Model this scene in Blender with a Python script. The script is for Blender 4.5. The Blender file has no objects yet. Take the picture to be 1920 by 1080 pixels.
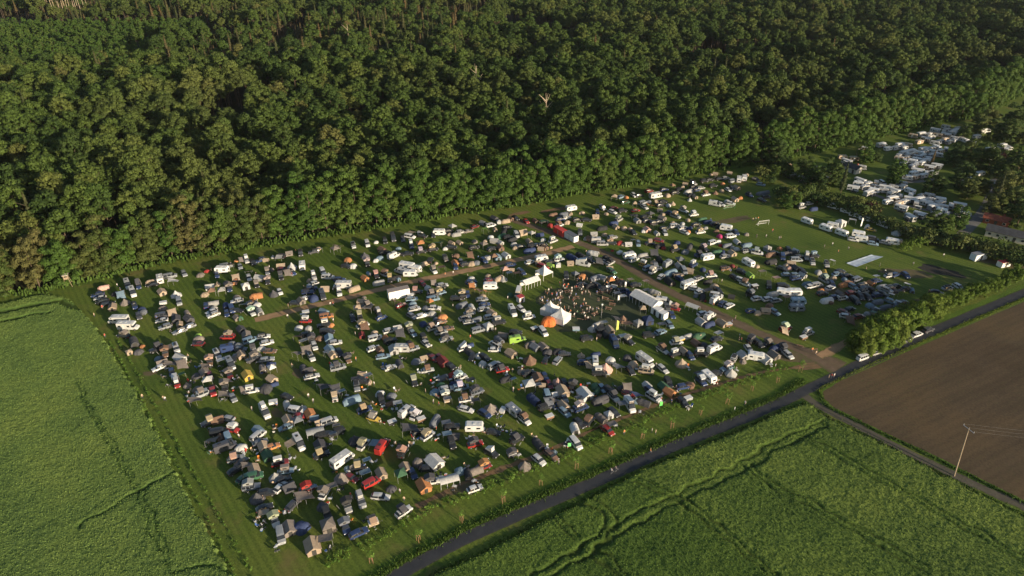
import bpy, math, random
import numpy as np
from mathutils import Vector
R=random.Random(7)
PI=math.pi
scene=bpy.context.scene
COL=scene.collection
# ---------------------------------------------------------------- camera
H=125.0; PITCH=math.radians(31.0); F=1280.0
SP,CP=math.sin(PITCH),math.cos(PITCH)
cam=bpy.data.cameras.new('camera'); cam.lens=24; cam.sensor_width=36; cam.clip_end=6000; cam.clip_start=1
camo=bpy.data.objects.new('camera',cam); COL.objects.link(camo)
camo.location=(0,0,H); camo.rotation_euler=(PI/2-PITCH,0,0)
scene.camera=camo
def P(px,py,z=0.0):
    "photograph position (1920x1080) -> the point of the ground (or the plane at height z) it shows"
    u=(px-960)/F; v=(py-540)/F
    t=(H-z)/(SP+v*CP)
    return Vector((u*t,(CP-v*SP)*t,z))
def proj(x,y,z=0.0):
    dz=z-H
    d=y*CP-dz*SP
    return 960+F*x/d, 540+F*(-dz*CP-y*SP)/d, d
# ---------------------------------------------------------------- materials
MATS={}
def nt(name):
    m=bpy.data.materials.new(name); m.use_nodes=True
    t=m.node_tree; b=t.nodes['Principled BSDF']
    return m,t,b
def N(t,typ,**kw):
    n=t.nodes.new(typ)
    for k,v in kw.items():
        if k in n.inputs: n.inputs[k].default_value=v
        else: setattr(n,k,v)
    return n
def plain(name,c,rough=.6,metal=0.0,var=0.0,scale=3.0):
    m,t,b=nt(name)
    b.inputs['Roughness'].default_value=rough; b.inputs['Metallic'].default_value=metal
    if var:
        no=N(t,'ShaderNodeTexNoise',Scale=scale); tc=N(t,'ShaderNodeTexCoord'); t.links.new(tc.outputs['Object'],no.inputs['Vector'])
        r=ramp(t,[(.3,[x*(1-var) for x in c]),(.7,[min(1,x*(1+var)) for x in c])]); t.links.new(no.outputs[0],r.inputs[0])
        t.links.new(r.outputs[0],b.inputs['Base Color'])
    else: b.inputs['Base Color'].default_value=(*c,1)
    MATS[name]=m; return m
def ramp(t,stops):
    r=t.nodes.new('ShaderNodeValToRGB'); e=r.color_ramp.elements
    while len(e)<len(stops): e.new(.5)
    for i,(p,c) in enumerate(stops): e[i].position=p; e[i].color=(*c,1) if len(c)==3 else c
    return r
def mixc(t,fac,a,b,mode='MIX'):
    m=t.nodes.new('ShaderNodeMix'); m.data_type='RGBA'; m.blend_type=mode
    for s,v in ((0,fac),(6,a),(7,b)):
        if hasattr(v,'links'): t.links.new(v,m.inputs[s])
        else: m.inputs[s].default_value=v if s==0 else (*v,1)
    return m.outputs[2]
def tinted(name,rough=.35,metal=0.0,coat=0.0,var=.12,scale=2.0,trans=0.0,bump=0.0):
    "base colour = the object's own colour, with a little procedural dirt and fading"
    m,t,b=nt(name); oi=N(t,'ShaderNodeObjectInfo'); tc=N(t,'ShaderNodeTexCoord')
    no=N(t,'ShaderNodeTexNoise',Scale=scale,Detail=3.0); t.links.new(tc.outputs['Object'],no.inputs['Vector'])
    r=ramp(t,[(.25,(1-var*1.6,)*3),(.7,(1,1,1))]); t.links.new(no.outputs[0],r.inputs[0])
    c=mixc(t,1.0,oi.outputs['Color'],r.outputs[0],'MULTIPLY')
    t.links.new(c,b.inputs['Base Color'])
    b.inputs['Roughness'].default_value=rough; b.inputs['Metallic'].default_value=metal
    b.inputs['Coat Weight'].default_value=coat
    if bump:
        bp=N(t,'ShaderNodeBump',Strength=bump,Distance=.1); n2=N(t,'ShaderNodeTexNoise',Scale=2.5,Detail=2.0)
        t.links.new(tc.outputs['Object'],n2.inputs['Vector']); t.links.new(n2.outputs[0],bp.inputs['Height']); t.links.new(bp.outputs[0],b.inputs['Normal'])
    if trans:
        tr=N(t,'ShaderNodeBsdfTranslucent'); t.links.new(c,tr.inputs[0]); ms=N(t,'ShaderNodeMixShader',Fac=trans)
        t.links.new(b.outputs[0],ms.inputs[1]); t.links.new(tr.outputs[0],ms.inputs[2])
        t.links.new(ms.outputs[0],t.nodes['Material Output'].inputs[0])
    MATS[name]=m; return m
tinted('paint',.32,0,.5,.10,1.2)
tinted('canvas',.85,0,0,.16,1.5,.12,.5)
tinted('panel',.5,0,.1,.10,1.0)
tinted('cloth',.85,0,0,.1,6.0)
plain('glass',(.018,.022,.028),.08)
plain('tyre',(.02,.02,.02),.8)
plain('rim',(.35,.35,.36),.35,.7)
plain('dark',(.03,.03,.032),.7)
plain('steel',(.45,.45,.46),.4,.8)
plain('whiteplastic',(.58,.58,.57),.5)
plain('lamp_glass',(.6,.62,.62),.15)
plain('tail_glass',(.35,.02,.015),.2)
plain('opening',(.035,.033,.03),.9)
plain('pole_metal',(.5,.5,.5),.4,.5)
plain('skin',(.38,.25,.19),.6)
plain('hair',(.08,.045,.025),.7)
plain('trousers',(.045,.05,.07),.8,0,.3,9)
plain('wood',(.24,.13,.06),.8,0,.3,4)
plain('stake_wood',(.27,.14,.08),.8,0,.25,5)
plain('greywood',(.26,.20,.13),.85,0,.3,3)
plain('bark',(.085,.06,.04),.9,0,.35,2)
plain('palebark',(.42,.33,.24),.9,0,.3,2)
plain('mesh_net',(.6,.6,.58),.8)
plain('tile_red',(.20,.05,.025),.8,0,.3,1.5)
plain('roof_dark',(.035,.038,.045),.8,0,.35,.8)
plain('render_wall',(.5,.47,.4),.85,0,.12,.8)
plain('slide_sheet',(.42,.48,.54),.3,0,.18,.5)
plain('char',(.012,.010,.008),.95,0,.5,.4)
# foliage: tint differs from tree to tree
def foliage(name,stops,trans=.22,wscale=.012,wmix=None):
    m,t,b=nt(name); oi=N(t,'ShaderNodeObjectInfo')
    r=ramp(t,stops); t.links.new(oi.outputs['Random'],r.inputs[0]); c=r.outputs[0]
    if wmix:
        no=N(t,'ShaderNodeTexNoise',Scale=wscale,Detail=2.0); t.links.new(oi.outputs['Location'],no.inputs['Vector'])
        rr=ramp(t,[(.50,(0,0,0)),(.72,(.7,.7,.7))]); t.links.new(no.outputs[0],rr.inputs[0])
        c=mixc(t,rr.outputs[0],c,wmix)
    g=N(t,'ShaderNodeNewGeometry'); tc=N(t,'ShaderNodeTexCoord')
    n2=N(t,'ShaderNodeTexNoise',Scale=1.3,Detail=2.0); t.links.new(tc.outputs['Object'],n2.inputs['Vector'])
    r2=ramp(t,[(.3,(.62,.62,.62)),(.7,(1.25,1.25,1.2))]); t.links.new(n2.outputs[0],r2.inputs[0])
    c=mixc(t,1.0,c,r2.outputs[0],'MULTIPLY')
    r3=ramp(t,[(0,(.75,.78,.8)),(1,(1.2,1.18,1.05))]); t.links.new(g.outputs['Random Per Island'],r3.inputs[0])
    c=mixc(t,1.0,c,r3.outputs[0],'MULTIPLY')
    t.links.new(c,b.inputs['Base Color']); b.inputs['Roughness'].default_value=.75; b.inputs['Specular IOR Level'].default_value=.2
    tr=N(t,'ShaderNodeBsdfTranslucent'); t.links.new(c,tr.inputs[0]); ms=N(t,'ShaderNodeMixShader',Fac=trans)
    t.links.new(b.outputs[0],ms.inputs[1]); t.links.new(tr.outputs[0],ms.inputs[2]); t.links.new(ms.outputs[0],t.nodes['Material Output'].inputs[0])
    MATS[name]=m; return m
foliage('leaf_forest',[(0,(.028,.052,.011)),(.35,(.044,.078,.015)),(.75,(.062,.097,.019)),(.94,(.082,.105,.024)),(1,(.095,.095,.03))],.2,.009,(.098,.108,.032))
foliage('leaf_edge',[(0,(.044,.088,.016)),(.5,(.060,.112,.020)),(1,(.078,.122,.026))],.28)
foliage('leaf_hedge',[(0,(.070,.118,.015)),(.6,(.094,.150,.020)),(1,(.12,.16,.028))],.28)
foliage('leaf_garden',[(0,(.036,.066,.017)),(.5,(.062,.095,.022)),(1,(.10,.115,.034))],.2)
foliage('leaf_conifer',[(0,(.04,.055,.02)),(.5,(.065,.065,.028)),(1,(.11,.075,.035))],.1)
foliage('leaf_red',[(0,(.05,.012,.018)),(1,(.06,.015,.02))],.1)
foliage('leaf_young',[(0,(.10,.19,.03)),(1,(.13,.22,.04))],.3)
# ---------------------------------------------------------------- mesh builder
class MB:
    def __init__(s): s.v=[]; s.f=[]; s.m=[]
    def add(s,vs,fs,m=0):
        o=len(s.v); s.v+= [tuple(p) for p in vs]
        for f in fs: s.f.append(tuple(i+o for i in f)); s.m.append(m)
    def box(s,x0,x1,y0,y1,z0,z1,m=0,top=0.0):
        a=top
        vs=[(x0,y0,z0),(x1,y0,z0),(x1,y1,z0),(x0,y1,z0),(x0+a,y0+a,z1),(x1-a,y0+a,z1),(x1-a,y1-a,z1),(x0+a,y1-a,z1)]
        s.add(vs,[(3,2,1,0),(4,5,6,7),(0,1,5,4),(1,2,6,5),(2,3,7,6),(3,0,4,7)],m)
    def tube(s,a,b,r,m=0,n=6,r2=None):
        a=Vector(a); b=Vector(b); d=b-a
        if d.length<1e-6: return
        q=d.to_track_quat('Z','Y'); r2=r if r2 is None else r2; vs=[]
        for k in range(n):
            c=q@Vector((math.cos(2*PI*k/n),math.sin(2*PI*k/n),0)); vs.append(a+c*r)
        for k in range(n):
            c=q@Vector((math.cos(2*PI*k/n),math.sin(2*PI*k/n),0)); vs.append(b+c*r2)
        s.add(vs,[(k,(k+1)%n,n+(k+1)%n,n+k) for k in range(n)]+[tuple(range(n-1,-1,-1)),tuple(range(n,2*n))],m)
    def wheel(s,x,y,r,w,mt=0,mr=1):
        n=12; sg=1 if y>0 else -1
        for (rr,ya,yb,m) in ((r,y-w/2,y+w/2,mt),(r*.58,y+sg*w*.5,y+sg*(w*.5+.015),mr)):
            vs=[(x+rr*math.cos(2*PI*k/n),yy,r+rr*math.sin(2*PI*k/n)) for yy in (ya,yb) for k in range(n)]
            s.add(vs,[(k,(k+1)%n,n+(k+1)%n,n+k) for k in range(n)]+[tuple(range(n)),tuple(range(2*n-1,n-1,-1))],m)
    def prism(s,pts,y0,y1,m=0,end=None):
        "profile in x,z pushed along y"
        n=len(pts); vs=[(x,y0,z) for x,z in pts]+[(x,y1,z) for x,z in pts]
        s.add(vs,[(k,(k+1)%n,n+(k+1)%n,n+k) for k in range(n)],m)
        s.add(vs,[tuple(range(n-1,-1,-1)),tuple(range(n,2*n))],m if end is None else end)
    def sheet(s,grid,th,m=0):
        "grid[i][j] of points -> slab of thickness th"
        a=len(grid); b=len(grid[0]); vs=[p for row in grid for p in row]; k=len(vs)
        vs=[tuple(p) for p in vs]; vs+=[(p[0],p[1],p[2]-th) for p in vs]
        fs=[]
        for i in range(a-1):
            for j in range(b-1):
                q=(i*b+j,i*b+j+1,(i+1)*b+j+1,(i+1)*b+j); fs.append(q); fs.append(tuple(x+k for x in q[::-1]))
        rim=[j for j in range(b)]+[i*b+b-1 for i in range(1,a)]+[(a-1)*b+j for j in range(b-2,-1,-1)]+[i*b for i in range(a-2,0,-1)]
        for i in range(len(rim)):
            p,q=rim[i],rim[(i+1)%len(rim)]; fs.append((q,p,p+k,q+k))
        s.add(vs,fs,m)
    def mesh(s,name,mats,smooth=False):
        me=bpy.data.meshes.new(name); me.from_pydata(s.v,[],s.f); 
        for x in mats: me.materials.append(MATS[x])
        me.polygons.foreach_set('material_index',s.m)
        if smooth: me.polygons.foreach_set('use_smooth',[True]*len(s.f))
        me.update(); return me
    def islands(s,slots):
        "connected pieces of the given material slots, each as its own builder centred on itself"
        ids=[i for i,m in enumerate(s.m) if m in slots]; key=lambda v:(round(v[0],3),round(v[1],3),round(v[2],3)); par={}
        def find(a):
            while par[a]!=a: par[a]=par[par[a]]; a=par[a]
            return a
        for i in ids:
            ks=[key(s.v[j]) for j in s.f[i]]
            for k in ks: par.setdefault(k,k)
            for k in ks[1:]: par[find(k)]=find(ks[0])
        grp={}
        for i in ids: grp.setdefault(find(key(s.v[s.f[i][0]])),[]).append(i)
        out=[]
        for g in grp.values():
            q=MB(); used={}
            for i in g:
                f=[]
                for k in s.f[i]:
                    if k not in used: used[k]=len(q.v); q.v.append(s.v[k])
                    f.append(used[k])
                q.f.append(tuple(f)); q.m.append(0)
            cx=[sum(p[a] for p in q.v)/len(q.v) for a in range(3)]; q.v=[(p[0]-cx[0],p[1]-cx[1],p[2]-cx[2]) for p in q.v]; out.append((q,cx))
        return out
    def split(s,groups,mats,name):
        "one mesh per part: groups = {part: [material slots]}"
        out={}
        for part,ms in groups.items():
            q=MB(); used={}
            for f,m in zip(s.f,s.m):
                if m in ms:
                    g=[]
                    for i in f:
                        if i not in used: used[i]=len(q.v); q.v.append(s.v[i])
                        g.append(used[i])
                    q.f.append(tuple(g)); q.m.append(ms.index(m))
            if q.f: out[part]=q.mesh(name+'_'+part,[mats[m] for m in ms])
        return out
# ---------------------------------------------------------------- object helpers
def ob(name,me,loc=None,rz=0,parent=None,color=None,sc=None):
    o=bpy.data.objects.new(name,me); COL.objects.link(o)
    if parent is not None: o.parent=parent
    if loc is not None: o.location=loc
    if rz: o.rotation_euler=(0,0,rz)
    if color: o.color=(*color,1)
    if sc is not None: o.scale=sc if hasattr(sc,'__len__') else (sc,sc,sc)
    return o
def tag(o,label=None,cat=None,group=None,kind=None):
    if label: o['label']=label
    if cat: o['category']=cat
    if group: o['group']=group
    if kind: o['kind']=kind
    return o
def struct(o): o['kind']='structure'; return o

plain('wire_metal',(.12,.12,.12),.5)

foliage('leaf_olive',[(0,(.050,.078,.018)),(.5,(.070,.088,.024)),(1,(.10,.095,.035))],.25)
foliage('crop_leaf_left',[(0,(.115,.175,.042)),(1,(.115,.175,.042))],.25)
foliage('crop_leaf_right',[(0,(.095,.155,.032)),(1,(.095,.155,.032))],.25)
SUN_EL,SUN_AZ,SUN_E,SUN_C,SKY,EXPO=12.0,130.0,5.0,(1.0,.83,.60),.085,0.88
# ---------------------------------------------------------------- vehicles
# slots: 0 paint 1 glass 2 tyre 3 rim 4 lamp 5 tail 6 dark 7 second colour (white plastic)
VM=['paint','glass','tyre','rim','lamp_glass','tail_glass','dark','whiteplastic']
def loft(mb,st,W,wr,zb=.28,body=0):
    "st: (x, belt z, roof z, side glass?) from the nose backwards; x measured from the nose"
    L=st[-1][0]; secs=[]
    for i,(x,zs,zr,g) in enumerate(st):
        e=min(x,L-x); tp=1-.14*max(0,1-e/.45)
        w=W/2*tp; ww=W/2*(wr if zr>zs+.15 else .93)*tp
        X=L/2-x
        secs.append([(X,-w*.94,zb+ (0.08 if e<.1 else 0)),(X,-w,(zb+zs)/2),(X,-w*.985,zs),(X,-ww,zr-.03),(X,-ww*.8,zr+.01),(X,0,zr+.04),(X,ww*.8,zr+.01),(X,ww,zr-.03),(X,w*.985,zs),(X,w,(zb+zs)/2),(X,w*.94,zb+(0.08 if e<.1 else 0))])
    n=11
    for i in range(len(secs)-1):
        a=st[i]; b=st[i+1]; steep=abs(b[2]-a[2])/max(.01,b[0]-a[0])>.45 and max(a[2],b[2])>max(a[1],b[1])+.3
        for k in range(n):
            q=[secs[i][k],secs[i][(k+1)%n],secs[i+1][(k+1)%n],secs[i+1][k]]
            m=body
            if k in (2,7) and a[3]: m=1
            if k in (3,4,5,6) and steep: m=1
            if k==10: m=6
            mb.add(q,[(3,2,1,0)],m)
    mb.add(secs[0],[tuple(range(n))],body); mb.add(secs[-1],[tuple(range(n-1,-1,-1))],body)
    return L
def lights(mb,L,W,z,r=.16):
    for s in (-1,1):
        mb.box(L/2-.1,L/2+.02,s*W*.36-.14,s*W*.36+.14,z-r/2,z+r/2,4)
        mb.box(-L/2-.02,-L/2+.08,s*W*.37-.1,s*W*.37+.1,z-r*.4+.1,z+r*.9+.1,5)
def wheels4(mb,L,W,f,r,rr=.33):
    for x in (L/2-f,-L/2+r):
        for s in (-1,1): mb.wheel(x,s*(W/2-.1),rr,.22,2,3)
def veh(code):
    mb=MB()
    if code=='h':
        L=loft(mb,[(0,.55,.6,0),(.12,.68,.72,0),(1.0,.86,.92,0),(1.1,.9,.97,1),(1.75,.93,1.42,1),(2.45,.94,1.47,0),(2.55,.94,1.47,1),(3.4,.96,1.42,1),(3.95,1.0,1.05,0),(4.15,.85,.9,0)],1.76,.76)
        wheels4(mb,L,1.76,.8,.75,.31); lights(mb,L,1.76,.66); d=(L,1.76,1.46)
    if code=='e':
        L=loft(mb,[(0,.52,.58,0),(.15,.66,.7,0),(1.15,.84,.9,0),(1.25,.88,.95,1),(1.95,.9,1.4,1),(2.7,.91,1.46,0),(2.8,.91,1.46,1),(4.2,.93,1.38,1),(4.62,.96,1.02,0),(4.8,.8,.86,0)],1.82,.75)
        wheels4(mb,L,1.82,.85,.95,.33); lights(mb,L,1.82,.65); d=(L,1.82,1.45)
    if code=='s':
        L=loft(mb,[(0,.65,.72,0),(.12,.82,.88,0),(1.0,1.0,1.06,0),(1.1,1.03,1.1,1),(1.7,1.06,1.62,1),(2.5,1.07,1.68,0),(2.6,1.07,1.68,1),(3.85,1.1,1.62,1),(4.35,1.12,1.2,0),(4.5,.95,1.0,0)],1.86,.8,.34)
        wheels4(mb,L,1.86,.85,.85,.37); lights(mb,L,1.86,.8); d=(L,1.86,1.67)
        for s in (-1,1): mb.tube((.5,s*.62,1.74),(-1.5,s*.62,1.72),.03,6,4)
    if code=='j':
        L=loft(mb,[(0,1.0,1.05,0),(.08,1.08,1.12,0),(1.3,1.16,1.2,0),(1.38,1.16,1.24,1),(1.6,1.16,1.86,1),(2.4,1.16,1.92,0),(2.52,1.16,1.92,1),(3.3,1.16,1.92,0),(3.42,1.16,1.92,1),(4.3,1.16,1.9,0),(4.4,1.1,1.7,0)],1.85,.9,.45)
        wheels4(mb,L,1.85,.75,.8,.42); lights(mb,L,1.85,.95); d=(L,1.85,1.93)
        mb.box(-L/2-.25,-L/2-.02,-.38,.38,.75,1.45,2); mb.box(-1.6,.6,-.7,.7,1.98,2.03,6)
        mb.box(L/2,L/2+.15,-.85,.85,.5,.72,6)
    if code=='p':
        L=loft(mb,[(0,.7,.78,0),(.12,.95,1.0,0),(1.25,1.05,1.12,0),(1.35,1.08,1.15,1),(1.9,1.1,1.72,1),(2.6,1.1,1.76,0),(2.7,1.1,1.76,1),(3.45,1.1,1.7,1),(3.6,1.1,1.14,0),(5.2,1.08,1.1,0)],1.88,.82,.4)
        wheels4(mb,L,1.88,.9,1.1,.4); lights(mb,L,1.88,.85); d=(L,1.88,1.75)
        mb.box(-L/2+.1,-L/2+1.5,-.78,.78,1.13,1.16,6)
    if code=='v':
        L=loft(mb,[(0,.8,.86,0),(.1,1.0,1.06,0),(.75,1.15,1.2,0),(.85,1.17,1.25,1),(1.45,1.18,1.88,1),(1.9,1.18,1.95,0),(2.02,1.18,1.96,1),(3.3,1.18,1.97,0),(3.42,1.18,1.97,1),(4.7,1.18,1.93,0),(4.9,1.1,1.75,0)],1.92,.86,.32)
        wheels4(mb,L,1.92,.85,.95,.34); lights(mb,L,1.92,.85); mb.box(-L/2-.01,-L/2+.1,-.7,.7,1.2,1.7,1); d=(L,1.92,1.97)
    if code=='l':
        L=loft(mb,[(0,.85,.95,0),(.1,1.1,1.16,0),(.8,1.3,1.36,0),(.88,1.32,1.4,1),(1.6,1.35,2.4,1),(1.95,1.35,2.58,0),(2.4,1.35,2.62,0),(5.7,1.35,2.6,0),(5.9,1.3,2.5,0)],2.02,.9,.38)
        wheels4(mb,L,2.02,.95,1.2,.36); lights(mb,L,2.02,.95,.2); d=(L,2.02,2.62)
        for s in (-1,1): mb.box(-.6,.4,s*1.0-.03,s*1.0+.03,1.45,1.95,1)
        mb.box(-1.6,-.8,-.35,.35,2.64,2.72,6)
    if code=='k':
        L=loft(mb,[(0,.9,1.0,0),(.1,1.12,1.2,1),(.35,1.14,1.78,1),(.9,1.14,1.9,0),(1.0,1.14,1.92,1),(1.9,1.14,1.94,0),(2.0,1.14,1.94,1),(2.9,1.14,1.94,0),(3.0,1.14,1.93,1),(4.0,1.14,1.88,0),(4.3,1.05,1.6,0)],1.74,.84,.35)
        wheels4(mb,L,1.74,.95,.9,.32); lights(mb,L,1.74,.8); mb.box(-1.75,1.3,-.62,.62,1.97,2.0,7); d=(L,1.74,1.95)
    if code=='m':
        L=loft(mb,[(0,.85,.95,0),(.1,1.1,1.16,0),(.8,1.3,1.36,0),(.88,1.32,1.4,1),(1.5,1.35,1.95,1),(2.1,1.35,2.0,0),(6.8,.8,.85,0)],2.02,.9,.38)
        mb.box(-3.4,1.5,-1.13,1.13,.55,2.85,0,.04); 
        mb.prism([(1.5,1.98),(2.35,2.05),(2.6,2.35),(2.35,2.75),(1.5,2.85)],-1.1,1.1,0)
        wheels4(mb,L,2.1,.95,1.7,.36); lights(mb,L,2.05,.95,.2)
        for s in (-1,1):
            mb.box(-2.9,-1.9,s*1.14-.02,s*1.14+.02,1.5,2.1,1); mb.box(.2,1.0,s*1.14-.02,s*1.14+.02,1.5,2.1,1); mb.box(1.6,2.1,s*1.11-.02,s*1.11+.02,2.25,2.55,1)
        mb.box(-3.42,-3.38,-.6,.6,1.5,2.1,1); mb.box(-2.5,-1.8,-.35,.35,2.86,2.94,7); mb.box(-.6,-.1,-.25,.25,2.86,2.94,7)
        mb.box(-1.5,-.85,-1.16,-1.13,.7,2.4,7); d=(L,2.26,2.88)
    if code=='n':
        pr=[(-2.5,.5),(2.35,.5),(2.6,1.0),(2.62,1.5),(2.35,2.35),(2.1,2.52),(-2.1,2.58),(-2.5,2.4),(-2.62,1.6)]
        mb.prism(pr,-1.1,1.1,0)
        for s in (-1,1):
            mb.box(.6,1.7,s*1.11-.02,s*1.11+.02,1.4,1.95,1); mb.box(-1.9,-1.0,s*1.11-.02,s*1.11+.02,1.4,1.95,1); mb.wheel(-.3,s*.98,.32,.2,2,3)
        mb.box(-.6,.0,-1.13,-1.1,.62,2.3,7); mb.box(2.56,2.62,-.7,.7,1.35,1.85,1); mb.box(-2.62,-2.56,-.7,.7,1.4,1.9,1)
        mb.box(-.4,.3,-.35,.35,2.56,2.66,7); mb.box(1.2,1.6,-.2,.2,2.54,2.62,7)
        mb.tube((2.4,-.6,.5),(3.7,0,.5),.05,6,4); mb.tube((2.4,.6,.5),(3.7,0,.5),.05,6,4); mb.tube((3.5,0,.0),(3.5,0,.55),.04,6,4); mb.box(2.55,2.95,-.45,.45,.52,.8,7)
        mb.box(-2.66,-2.6,-.9,-.6,.9,1.1,5); mb.box(-2.66,-2.6,.6,.9,.9,1.1,5); d=(5.2,2.2,2.58)
    if code=='N':
        mb.box(-3.6,3.6,-1.45,1.45,.35,2.5,0)
        mb.prism([(-3.75,2.5),(3.75,2.5),(3.7,2.62),(-3.7,2.62)],-1.6,1.6,7)
        mb.prism([(-3.65,2.62),(3.65,2.62),(3.5,2.8),(-3.5,2.8)],-1.0,1.0,7)
        for s in (-1,1):
            for x in (-2.7,-.9,1.9): mb.box(x-.5,x+.5,s*1.46-.02,s*1.46+.02,1.2,1.9,1)
        mb.box(.2,1.0,-1.48,-1.45,.45,2.2,6); mb.box(-3.6,3.6,-1.4,1.4,0,.35,6); mb.box(3.6,3.63,-.9,.9,1.1,1.9,1)
        mb.box(-.6,2.6,-3.2,-1.5,.0,.25,6); mb.box(-.7,2.8,-3.4,-1.5,2.3,2.36,7); mb.tube((-.6,-3.3,0),(-.6,-3.3,2.3),.05,7,4); mb.tube((2.7,-3.3,0),(2.7,-3.3,2.3),.05,7,4)
        d=(7.2,2.9,2.8)
    if code=='X':
        mb.box(-1.2,1.2,-.75,.75,.5,1.25,0,.03); mb.box(-1.22,1.22,-.77,.77,1.25,1.33,7)
        for s in (-1,1): mb.wheel(0,s*.85,.3,.18,2,3)
        mb.tube((1.2,-.4,.5),(2.3,0,.5),.04,6,4); mb.tube((1.2,.4,.5),(2.3,0,.5),.04,6,4); mb.tube((2.2,0,0),(2.2,0,.5),.03,6,4)
        mb.box(-1.24,-1.2,-.65,-.45,.6,.75,5); mb.box(-1.24,-1.2,.45,.65,.6,.75,5); d=(2.4,1.5,1.33)
    return mb,d
VD={'h':('hatchback','hatchback','car'),'e':('estate_car','estate car','car'),'s':('suv','SUV','car'),'j':('off_roader','off-roader','off-roader'),
 'p':('pickup_truck','pickup truck','pickup'),'v':('camper_van','camper van','van'),'l':('panel_van','panel van','van'),'k':('vintage_bus','vintage camper bus','van'),
 'm':('motorhome','motorhome','motorhome'),'n':('caravan','caravan','caravan'),'N':('static_caravan','static caravan','caravan'),'X':('trailer','small trailer','trailer')}
VG={'h':'hatchbacks parked in the camp','e':'estate cars parked in the camp','s':'sport utility cars parked in the camp','j':'off-roaders parked in the camp','p':'pickups parked in the camp','v':'camper vans parked in the camp','l':'panel vans parked in the camp','k':'vintage buses','m':'motorhomes parked in the camp','n':'touring caravans','N':'static caravans of the caravan park','X':'small trailers in the camp'}
VEH={}
for c in VD:
    mb,d=veh(c)
    whole=mb.mesh(VD[c][0]+'_far',VM)
    parts=mb.split({'body':[0]},VM,VD[c][0])
    extra=[]
    for slot,nm in ((2,'wheel'),(1,'window'),(4,'headlight'),(5,'tail_light'),(6,'trim'),(7,'fitting')):
        mt=VM[slot]
        if slot==7: mt='whiteplastic'
        for q,cx in mb.islands([slot]):
            n2=nm
            if slot==2 and len(q.v)<20: n2='spare_wheel'
            if slot==6: n2='roof_rack' if cx[2]>1.6 else 'bumper' if cx[0]>d[0]/2-.1 else 'hitch' if c in 'nX' else 'underbody'
            if slot==7: n2='roof_hatch' if cx[2]>d[2]-.25 else 'door' if c in 'mn' else 'panel'
            if c=='N': n2={1:'window',6:'door' if cx[2]>1 else 'skirt' if abs(cx[1])<.5 else 'deck',7:'roof' if abs(cx[1])<.5 and cx[2]>2 else 'porch_roof' if cx[2]>2 else 'porch_post'}.get(slot,nm)
            me=q.mesh(VD[c][0]+'_'+n2,[mt]); rm=cr=None
            if n2=='wheel':
                for r_,c_ in mb.islands([3]):
                    if math.dist(c_,cx)<.3: rm=r_.mesh(VD[c][0]+'_rim',['rim']); cr=[c_[i]-cx[i] for i in range(3)]; break
            extra.append((n2,me,cx,rm,cr))
    VEH[c]=(whole,parts,extra,d)
# ---------------------------------------------------------------- tents on roofs, awnings
def roof_soft():   # open fold-out roof tent, ridge across
    m=MB(); m.box(-1.15,1.15,-.7,.7,.0,.16,1)
    m.prism([(-1.2,.16),(1.2,.16),(1.25,.85),(.15,1.25),(-.15,1.25),(-1.25,.85)],-.72,.72,0)
    m.prism([(-1.4,.8),(0,1.34),(1.4,.8),(1.4,.76),(0,1.28),(-1.4,.76)],-.85,.85,0)
    for s in (-1,1): m.box(-.35,.35,s*.73-.01,s*.73+.01,.35,.85,2)
    return m.mesh('roof_tent_soft',['canvas','dark','opening'])
def roof_hard():   # pop-up hard shell: lid up, fabric walls
    m=MB(); m.box(-1.1,1.1,-.65,.65,.0,.16,1); m.box(-1.05,1.05,-.6,.6,.16,.95,2); m.box(-1.12,1.12,-.67,.67,.95,1.14,0,.05)
    for s in (-1,1): m.box(-.5,.5,s*.61-.01,s*.61+.01,.35,.8,3)
    return m.mesh('roof_tent_hard',['panel','dark','canvas','opening'])
def roof_wedge():
    m=MB(); m.box(-1.1,1.1,-.65,.65,.0,.14,1); m.prism([(-1.08,.14),(1.05,.14),(-1.0,1.35)],-.6,.6,0)
    a=[[(-1.08,-.68,1.5),(-1.08,.68,1.5)],[(1.15,-.68,.2),(1.15,.68,.2)]]; m.sheet(a,.1,1)
    return m.mesh('roof_tent_wedge',['canvas','panel'])
def awning():
    m=MB(); g=[]
    for i in range(5):
        g.append([(-1.3+j*.65, i*.62, 2.15-.11*i-.05*math.sin(PI*j/4)) for j in range(5)])
    m.sheet(g,.03,0)
    for x in (-1.28,1.28): m.tube((x,2.45,0),(x,2.45,1.72),.025,1,4)
    return m.mesh('awning',['canvas','pole_metal'])
def roof_pop():
    m=MB(); m.prism([(-1.5,.0),(1.5,.0),(1.5,.85),(-1.5,.1)],-.72,.72,0); a=[[(1.6,-.78,1.0),(1.6,.78,1.0)],[(-1.6,-.78,.2),(-1.6,.78,.2)]]; m.sheet(a,.12,1)
    return m.mesh('pop_top',['canvas','whiteplastic'])
def roof_box():
    m=MB(); m.box(-1.0,1.0,-.4,.4,.05,.42,0,.09); return m.mesh('roof_box',['panel'])
RT={'R':('roof_tent',roof_soft(),'soft roof tent'),'S':('roof_tent',roof_hard(),'hardshell roof tent'),'W':('roof_tent',roof_wedge(),'wedge roof tent'),
    'u':('pop_top_roof',roof_pop(),'raised pop-top'),'c':('roof_box',roof_box(),'roof box'),'a':('awning',awning(),'awning'),'b':('awning',None,'awning')}
def ladder():
    m=MB()
    for s in (-.18,.18): m.tube((0,s,0),(-.75,s,1.9),.02,0,4)
    for k in range(1,6): m.tube((-.75*k/6,-.18,1.9*k/6),(-.75*k/6,.18,1.9*k/6),.015,0,4)
    return m.mesh('ladder',['pole_metal'])
LAD=ladder()
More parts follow.
